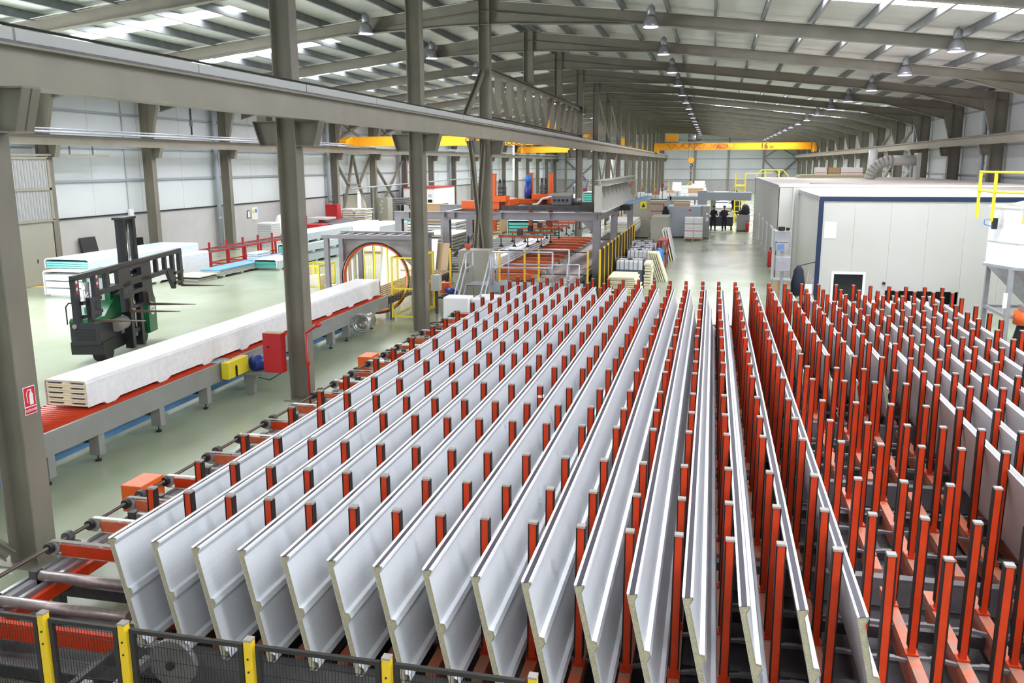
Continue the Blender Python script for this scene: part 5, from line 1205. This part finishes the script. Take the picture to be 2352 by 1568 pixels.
for i in range(10):
    x = -6.8+i*.56; m_ = ['white', 'cardboard', 'ibc', 'white', 'ltgrey', 'white', 'white', 'ibc', 'white', 'cardboard'][i]; hh = [.35, .25, .5, .4, .3, .55, .45, .6, .3, .25][i]
    t = thing('small_carton', 'small carton on the long shelf behind the machines, %s from the left' % ORD[i], 'carton', (x, 68.8, 2.02), 'cartons on the long shelf'); B(x, x+.48, 68.5, 69.2, 2.021, 2.021+hh).build('carton', m_, t); B(x+.2, x+.26, 68.49, 68.5, 2.021, 2.021+hh).build('tape', 'cap', t)
t = thing('red_rack', 'red steel rack with totes far back beside the aisle', 'rack', (-3.9, 62, 0))
for x in (-4.3, -3.3): B(x-.04, x+.04, 62, 62.1, 0, 1.9).build('upright', 'red', t)
for z in (.3, .9, 1.4, 1.9): B(-4.3, -3.3, 61.95, 62.5, z, z+.06).build('shelf', 'red', t)

# ================================================================== CABIN
t = thing('clean_cabin', 'long low white panelled cabin inside the hall with navy edge trim, nearer part', 'cabin', (3.42, 29.9, 0))
cx0, cx1, cy0, cy1, chh = 3.42, 12.2, 29.9, 36.9, 3.58
for k in range(8):
    a = cx0+k*(cx1-cx0)/8; b = cx0+(k+1)*(cx1-cx0)/8
    if k == 0: # window hole
        B(a+.0, 3.92, cy0, cy0+.1, 0, chh).build('wall_panel', 'cabin', t); B(3.92, b-.004, cy0, cy0+.1, 1.20, chh).build('wall_panel', 'cabin', t)
    elif k == 1:
        B(a+.0, 4.98, cy0, cy0+.1, 1.20, chh).build('wall_panel', 'cabin', t); B(4.98, b-.004, cy0, cy0+.1, 0, chh).build('wall_panel', 'cabin', t)
    elif k in (2, 3): B(a, b-.004, cy0, cy0+.1, .62, chh).build('wall_panel', 'cabin', t); B(a, b-.004, cy0, cy0+.1, 0, .2).build('wall_panel', 'cabin', t)
    else: B(a, b-.004, cy0, cy0+.1, 0, chh).build('wall_panel', 'cabin', t)
B(3.92, 4.98, cy0, cy0+.1, 0, .15).build('wall_panel', 'cabin', t)
for k in range(6): B(cx0, cx0+.1, cy0+.1+k*(cy1-cy0-.1)/6, cy0+.1+(k+1)*(cy1-cy0-.1)/6-.004, 0, chh).build('wall_panel', 'cabin', t)
B(cx1-.1, cx1, cy0, cy1, 0, chh).build('wall_panel', 'cabin', t)
for k in range(8): B(cx0-.03+k*(cx1-cx0+.06)/8, cx0-.03+(k+1)*(cx1-cx0+.06)/8-.01, cy0-.02, cy1, chh, chh+.06).build('roof_panel', 'cabin_roof', t)
B(cx0-.03, cx1+.03, cy0-.03, cy0-.002, chh-.10, chh+.05).build('navy_trim', 'navy', t); B(cx0-.03, cx0+.12, cy0-.03, cy0-.002, 0, chh-.10).build('navy_trim', 'navy', t); B(cx0-.05, cx0-.03, cy0-.03, cy1, chh-.06, chh+.07).build('edge_trim', 'galv', t)
w = thing('cabin_window', 'white framed dark window in the front of the cabin', 'window', (4.45, cy0, .7)); w.parent = None
bpy.data.objects.remove(w)
f = MB().box(3.92, 4.98, cy0-.03, cy0+.04, 1.12, 1.20).box(3.92, 4.0, cy0-.03, cy0+.04, .15, 1.12).box(4.90, 4.98, cy0-.03, cy0+.04, .15, 1.12).box(3.92, 4.98, cy0-.03, cy0+.04, .15, .23).build('window_frame', 'white', t)
B(4.0, 4.9, cy0+.02, cy0+.03, .23, 1.12).build('pane', 'glass_dark', f)
q = B(cx0+2*(cx1-cx0)/8, cx0+4*(cx1-cx0)/8, cy0+.6, cy0+.7, .1, .7).build('dark_slot', 'black', t)
MB().cyl((5.55, cy0-.06, .85), (5.55, cy0, .85), .05, 10).build('pipe_stub', 'black', t)
t2_ = thing('paper_notice', 'white paper sheet taped to the front of the cabin', 'notice', (3.74, cy0-.02, 2.5)); B(3.60, 3.98, cy0-.012, cy0-.004, 2.28, 2.82).build('sheet', 'paper', t2_); B(3.60, 3.66, cy0-.014, cy0-.012, 2.78, 2.83).build('tape', 'lip', t2_)
t = thing('clean_cabin', 'farther and slightly wider part of the long white cabin', 'cabin', (2.65, 36.9, 0))
dx0, dy0, dy1, dh = 2.65, 36.92, 58.0, 3.76
for k in range(17): B(dx0, dx0+.1, dy0+k*(dy1-dy0)/17, dy0+(k+1)*(dy1-dy0)/17-.005, 0, dh).build('wall_panel', 'cabin', t)
B(dx0+.1, cx1, dy0, dy0+.1, 0, dh).build('wall_panel', 'cabin', t); B(dx0+.1, cx1, dy1-.1, dy1, 0, dh).build('wall_panel', 'cabin', t); B(cx1-.1, cx1, dy0, dy1, 0, dh).build('wall_panel', 'cabin', t)
for k in range(9): B(dx0-.03+k*(cx1-dx0)/9, dx0-.03+(k+1)*(cx1-dx0)/9-.01, dy0-.02, dy1, dh, dh+.06).build('roof_panel', 'cabin_roof', t)
B(dx0-.05, dx0-.03, dy0-.03, dy1, dh-.06, dh+.07).build('edge_trim', 'galv', t); B(dx0-.02, dx0, dy1-.06, dy1+.02, 0, dh).build('edge_trim', 'navy', t)
for i, (y0, y1, z0, z1) in enumerate(((39.6, 41.4, .1, 1.95), (43.6, 44.6, .5, 1.9), (47, 48, .5, 1.9), (50.6, 51.8, .5, 1.9))):
    f = B(dx0-.04, dx0-.002, y0, y1, z0, z1).build('window_frame', 'white', t); B(dx0-.045, dx0-.04, y0+.12, y1-.12, z0+.12, z1-.12).build('pane', 'cabin', f)
MB().tube([(3.2, dy0-.06, 0), (3.2, dy0-.06, dh)], .04, 8).build('pipe', 'ltgrey', t); B(2.62, 2.66, dy0+.1, dy0+.16, 0, dh).build('corner_trim', 'darksteel', t)
MB().tube([(4, 39, dh+.09), (6, 38, dh+.09), (8.5, 38.5, dh+.09), (11, 38, dh+.09)], .025, 6).build('cable', 'cap', t)
t = thing('fire_extinguisher', 'red fire extinguisher hanging on the cabin side wall', 'fire extinguisher', (2.5, 38.2, 0)); MB().lathe([(.09, 0), (.11, .04), (.11, .62), (.05, .75)], (2.50, 38.2, .35), 14).build('cylinder', 'red', t, True); MB().cyl((2.5, 38.2, 1.1), (2.5, 38.2, 1.2), .035, 8).build('valve', 'black', t); B(2.6, 2.65, 38.15, 38.25, .5, 1.1).build('bracket', 'black', t)
# cabin roof stock: cartons and duct
for i, (x, m_, hh) in enumerate(((5.9, 'white', .40), (6.65, 'cardboard', .38), (7.35, 'white', .40), (7.95, 'white', .38))):
    t = thing('roof_carton', 'carton on the cabin roof, %s of four in a row' % ORD[i], 'carton', (x, 55, dh+.28), 'cartons on the cabin roof'); B(x, x+.6, 55, 55.8, dh+.281, dh+.281+hh).build('carton', m_, t); B(x, x+.6, 54.99, 55.0, dh+.36, dh+.39).build('stripe', 'red_sign' if m_ == 'white' else 'cap', t)
sheets('roof_foam', 'layers of yellow foam boards under the cartons on the cabin roof', 'foam stack', 5.0, 8.9, 54.4, 56.6, dh+.065, 3, .07, 'foam_yellow', jit=.15)
t = thing('roof_duct', 'pale bent ventilation duct rising from the cabin roof', 'duct', (9, 52, dh))
MB().tube([Vector((8.3+1.1*(1-math.cos(a)), 51, dh+.06+1.0*math.sin(a)-.0)) for a in [k*math.pi/2/8 for k in range(9)]]+[Vector((10.6, 51, dh+1.06))], .28, 14).build('duct', 'cabin', t, True)
B(10.55, 10.75, 50.6, 51.4, dh+.06, dh+1.45).build('flange', 'cabin', t)
t = thing('roof_duct', 'pale upright ventilation pipe beside the bent duct on the cabin roof', 'duct', (8.2, 55, dh)); MB().cyl((9.15, 55.5, dh+.06), (9.15, 55.5, dh+1.7), .25, 16).build('pipe', 'white', t, True); MB().cyl((9.15, 55.5, dh+.06), (9.15, 55.5, dh+.12), .33, 16).build('flange', 'cabin', t)
# control station beside the cabin
t = thing('control_station', 'grey control station with monitor and steel boxes on a pole beside the cabin', 'control station', (2.4, 29, 0))
B(2.05, 2.5, 28.6, 29.1, 1.32, 1.78).build('steel_box', 'galv', t, bevel=.01)
MB().cyl((2.28, 28.9, 0), (2.28, 28.9, 1.32), .05, 10).build('pole', 'galv', t); B(2.05, 2.5, 28.7, 29.1, 0, .03).build('base', 'galv', t)
m_ = B(2.05, 2.42, 28.7, 29.1, 1.95, 2.2).build('monitor', 'galv', t); B(2.08, 2.28, 28.69, 28.7, 1.98, 2.17).build('screen', 'screen', m_); B(2.2, 2.3, 28.85, 28.95, 1.78, 1.95).build('monitor_foot', 'galv', t)
B(2.0, 2.45, 28.8, 29.3, 2.25, 2.55).build('upper_box', 'galv', t); B(1.98, 2.5, 28.75, 29.35, 2.55, 2.58).build('tray', 'steel', t); MB().box(2.1, 2.3, 28.9, 29.1, 2.58, 2.7).box(2.35, 2.45, 29.0, 29.2, 2.58, 2.66).build('tool_box', 'rubber_brown', t)
B(1.96, 2.04, 29.2, 29.3, 0, 2.6).build('rear_post', 'ltgrey', t); B(2.0, 2.55, 29.0, 29.6, .03, .95).build('locker', 'wood', t); B(1.98, 2.58, 28.98, 29.62, .95, .99).build('locker_top', 'galv', t)
t = thing('work_coat', 'black coat hanging between the control station and the cabin', 'coat', (2.85, 29.3, .4)); MB().lathe([(.06, 0), (.2, .06), (.22, .4), (.15, .85), (.05, 1.0)], (2.82, 29.2, .45), 12).build('coat', 'cloth_dark', t, True); MB().cyl((2.82, 29.2, 1.44), (3.42, 29.95, 1.5), .015, 6).build('hook', 'black', t)
t = thing('cleaning_tools', 'brooms and boards leaning against the cabin corner', 'tools', (3.1, 29.4, 0))
for k in range(3): MB().cyl((2.98+.12*k, 29.2, 0), (3.2+.08*k, 29.8, 1.25-.15*k), .014, 6).build('broom_stick', 'cap', t)
B(3.0, 3.3, 29.5, 29.6, 0, .8).build('board', 'white', t); B(3.05, 3.35, 29.35, 29.45, 0, .45).build('board', 'cardboard', t)
t = thing('floor_bin', 'black open bin on the floor beside the cabin corner', 'bin', (2.95, 28.3, 0)); MB().lathe([(.18, 0), (.26, .35), (.27, .36), (.24, .36)], (2.9, 28.4, 0), 16).build('bin', 'black', t, True); MB().ring((2.9, 28.4, .36), .25, .28, .02, 16).build('rim', 'black', t)
# silo
t = thing('hopper_silo', 'white octagonal hopper silo on grey steel legs with a yellow guard rail on top', 'silo', (7.6, 22.4, 0))
sc_, sy_, sr = 7.75, 22.6, 1.33
def octo(r, z0, z1, r2=None): return MB().cyl((sc_, sy_, z0), (sc_, sy_, z1), r, 8, r2)
octo(sr, 2.34, 3.66).build('upper_drum', 'white', t); octo(sr*1.01, 2.86, 2.885).build('seam_band', 'ltgrey', t); octo(sr*1.04, 2.28, 2.34).build('rim', 'galv', t); octo(sr*1.03, 3.66, 3.70).build('rim', 'white', t)
octo(.22, 1.2, 2.28, sr*.97).build('hopper_cone', 'galv', t); MB().cyl((sc_, sy_, 3.70), (sc_, sy_, 3.86), 1.0, 20, .4).build('lid', 'paper', t, True)
for dx in (-1.0, 1.0):
    for dy in (-.85, .85): B(sc_+dx-.05, sc_+dx+.05, sy_+dy-.05, sy_+dy+.05, 0, 2.28).build('leg', 'galv', t)
for dy in (-.85, .85): B(sc_-.95, sc_+.95, sy_+dy-.04, sy_+dy+.04, 1.15, 1.22).build('crossbar', 'galv', t)
for dx in (-1.0, 1.0): B(sc_+dx-.04, sc_+dx+.04, sy_-.8, sy_+.8, 1.15, 1.22).build('crossbar', 'galv', t)
for x, y in ((6.35, 22.2), (6.75, 21.3), (8.4, 21.3), (6.35, 23.4)): B(x-.03, x+.03, y-.03, y+.03, 3.35, 4.5).build('rail_post', 'yellow_bright', t)
for z in (4.47, 4.02): MB().tube([(6.35, 23.4, z), (6.35, 22.2, z), (6.75, 21.3, z), (8.4, 21.3, z)], .03, 6).build('guard_rail', 'yellow_bright', t)
MB().cbox((6.42, 22.2, 3.3), (.10, .12, .25)).build('valve', 'black', t); MB().tube([(6.42, 22.2, 3.42), (6.2, 22.2, 3.38), (6.2, 22.2, 3.28), (6.4, 22.2, 3.22)], .01, 5).build('blue_hose', 'blue', t)
B(6.62, 6.7, 21.65, 21.7, 1.4, 1.75).build('switch', 'white', t)
t = thing('orange_hopper_outlet', 'orange machine body below the silo with a black discharge bag', 'machine', (7.3, 21.2, 0))
MB().lathe([(.30, 0), (.36, .2), (.33, .5), (.26, .85), (.24, .95)], (7.2, 21.6, .12), 14).build('bag', 'black', t, True); MB().cyl((7.2, 21.6, 1.05), (7.2, 21.6, 1.35), .34, 14).build('body', 'orange_mach', t, True); MB().cbox((7.25, 21.6, 1.42), (.5, .4, .12)).build('motor_cover', 'cap', t); MB().cyl((7.2, 21.6, 0), (7.2, 21.6, .12), .34, 14).build('base', 'black', t)
t = thing('floor_cartons', 'brown cardboard sheets on the floor below the silo', 'cardboard', (6.9, 19.8, 0)); B(6.6, 7.6, 19.4, 20.2, 0, .30).build('sheet', 'cardboard', t); B(6.7, 7.6, 19.5, 20.1, .30, .34).build('sheet', 'cardboard', t)
t = thing('floor_bin', 'dark round bin on the floor at the foot of the silo', 'bin', (6.1, 22.0, 0)); MB().lathe([(.22, 0), (.28, .5), (.3, .52)], (6.35, 24.4, 0), 16).build('bin', 'black', t, True); MB().ring((6.35, 24.4, .52), .28, .31, .02, 16).build('rim', 'black', t)
sheets('white_profiles', 'stack of white profiles lying below the dark slot of the cabin front', 'profile stack', 5.0, 6.9, 28.2, 29.3, .0, 4, .10, 'white', jit=.03)

# ================================================================== BRIDGE CRANES
def crane(label, xa, xb, y, z0, z1, z1b=None, hook=None, ton=None, lettering=True, endt='right'):
    t = thing('bridge_crane', label, 'bridge crane', ((xa+xb)/2, y, 5.98))
    B(xa+.35, xb-.35, y-.2, y+.2, z0, z1).build('main_girder', 'crane', t)
    B(xa+.35, xb-.35, y-.23, y+.23, z1, z1+.03).build('top_flange', 'crane', t); B(xa+.35, xb-.35, y-.23, y+.23, z0-.03, z0).build('bottom_flange', 'crane', t)
    for x in (xa, xb):
        MB().prism([(y-1.5, 6.12), (y+1.5, 6.12), (y+1.5, 6.4), (y+.5, z1+.03), (y-.5, z1+.03), (y-1.5, 6.4)], x-.12 if x == xb else x-.2, x+.35 if x == xa else x+.2, 'x').build('end_carriage', 'crane', t)
        for dy in (-1.2, 1.2): MB().cyl((x-.08, y+dy, 6.16), (x+.08, y+dy, 6.16), .13, 14).build('wheel', 'black', t)
    return t
cz0, cz1 = 6.45, 7.28
t = crane('orange overhead travelling crane spanning the right bay, with hook and grey trolley', -7.5, 12.3, 118, cz0, cz1)
# writing: oval emblem and load
ex = .75
MB().ring((ex, 117.785, 6.88), .50, .56, .02, 40).build('emblem_ring', 'red_sign', t); [setattr(o, 'scale', (1, 1, 1)) for o in t.children if False]
MB().add([(ex+.95*math.cos(a)*k, 117.77, 6.88+.33*math.sin(a)*k) for k in (1.0, .86) for a in [i*math.pi/20 for i in range(40)]], [(i, (i+1) % 40, 40+(i+1) % 40, 40+i) for i in range(40)]).build('emblem_oval', 'red_sign', t)
for o in list(t.children):
    if o.name.startswith('emblem_ring'): bpy.data.objects.remove(o)
text('JASO', .52, 'black', t, (ex, 117.76, 6.87), (R(90), 0, 0), ext=.01); text('16', .95, 'black', t, (6.2, 117.77, 6.87), (R(90), 0, 0), ext=.01); text('TM', .4, 'black', t, (7.1, 117.77, 6.72), (R(90), 0, 0), ext=.01)
for i in range(9):
    x = -6.0+i*.95; MB().tube([(x, 117.7, 7.2), (x+.25, 117.7, 6.75), (x+.5, 117.7, 6.62), (x+.75, 117.7, 6.75), (x+.95, 117.7, 7.2)], .03, 5).build('festoon_cable', 'orange_dull', t)
MB().box(-6.4, -4.6, 116.8, 119, 7.38, 7.45).build('service_platform', 'darksteel', t); B(-6.2, -4.7, 117.2, 118.6, 7.45, 8.45).build('electric_box', 'crane', t)
t = thing('crane_trolley', 'grey hoist trolley with hook and chain sling on the right orange crane', 'hoist', (-2.7, 118, 7.3))
tx = -2.9
B(tx-1.0, tx+1.4, 117.1, 119, 7.33, 7.5).build('frame', 'lamp_grey', t); MB().cyl((tx-.5, 118, 7.95), (tx+.5, 118, 7.95), .5, 18).build('drum', 'lamp_glass', t, True); B(tx+.6, tx+1.2, 117.5, 118.3, 7.5, 7.85).build('motor', 'darksteel', t)
for dx in (-.35, .35): MB().cyl((tx+dx, 117.7, 5.3), (tx+dx, 117.7, 7.4), .02, 5).build('rope', 'steelbeam', t)
MB().cyl((tx, 117.5, 5.15), (tx, 117.9, 5.15), .38, 18).build('hook_block', 'crane', t, True); MB().ring((tx, 117.7, 4.45), .12, .24, .1, 14, -2.6, 2.2).build('hook', 'black', t)
for k in range(9): MB().ring((tx, 117.7, 4.15-k*.2), .05, .11, .05, 10).build('chain_link', 'red' if k in (1, 2) else 'black', t)
MB().tube([(tx, 117.7, 2.45), (tx-.55, 117.7, 1.75), (tx, 117.7, .9), (tx+.55, 117.7, 1.75), (tx, 117.7, 2.45)], .07, 6).build('lifting_frame', 'yellow', t)
MB().cyl((tx, 117.7, 2.3), (tx, 117.7, 2.6), .05, 6).build('sling', 'darksteel', t)
lz0, lz1 = 6.02, 6.64
t = crane('orange overhead travelling crane spanning the left bay, nearer of two there', -25.8, -8.5, 60, lz0, lz1)
text('JASO', .38, 'black', t, (-16.35, 59.76, 6.35), (R(90), 0, 0), ext=.01)
MB().add([(-16.35+.72*math.cos(a)*k, 59.775, 6.35+.25*math.sin(a)*k) for k in (1.0, .88) for a in [i*math.pi/20 for i in range(40)]], [(i, (i+1) % 40, 40+(i+1) % 40, 40+i) for i in range(40)]).build('emblem_oval', 'red_sign', t)
text('C E', .22, 'black', t, (-20.4, 59.77, 6.44), (R(90), 0, 0), ext=.01); text('O.F. 4', .26, 'black', t, (-20.4, 59.77, 6.18), (R(90), 0, 0), ext=.01)
B(-11.2, -10.2, 59.5, 60.8, lz1+.04, lz1+1.0).build('electric_box', 'crane', t); B(-11.4, -9.0, 59.2, 60.9, lz1+.03, lz1+.08).build('service_platform', 'darksteel', t)
w = MB()
for k in range(10): w.ring((-12.8-.35*k, 59.6, 6.2), .16, .2, .03, 14, math.pi, 2*math.pi)
w.build('festoon_cable', 'black', t)['kind'] = 'stuff'
t = thing('crane_hoist', 'dark hoist drum assembly hanging at the right end of the nearer left crane', 'hoist', (-9.9, 60, 6.4)); B(-10.6, -9.2, 59.3, 59.75, 6.1, 7.0).build('frame', 'crane', t)
for k in range(8): MB().cyl((-10.5+.16*k, 59.28, 6.4), (-10.5+.16*k, 59.28, 7.1), .05, 6).build('coil', 'black', t)
t = crane('orange overhead travelling crane far back in the left bay, farther of two there', -25.8, -8.5, 118, 6.25, 7.0)
B(-12.5, -11.6, 117.5, 118.6, 7.05, 8.0).build('electric_box', 'crane', t)
t = thing('overhead_pipe', 'vertical grey conduit hanging from the roof to the left crane rail', 'conduit', (XL+1.6, 33, 6.1)); MB().tube([(XL+1.6, 39.5, 6.18), (XL+1.6, 39.5, 8.2)], .045, 6).build('conduit', 'black', t); MB().cyl((XL+1.6, 39.5, 6.6), (XL+1.6, 39.5, 6.9), .08, 8).build('joint', 'steelbeam', t)
# daylight entering the open door in the left wall
L = bpy.data.lights.new('door_daylight', 'AREA'); L.shape = 'RECTANGLE'; L.size = 12.4; L.size_y = 5.0; L.energy = 12000; L.color = (.88, .94, 1.0)
lo = bpy.data.objects.new('door_daylight', L); COL.objects.link(lo); lo.location = (XL-.5, 19.8, 2.6); lo.rotation_euler = (0, R(-90), 0)
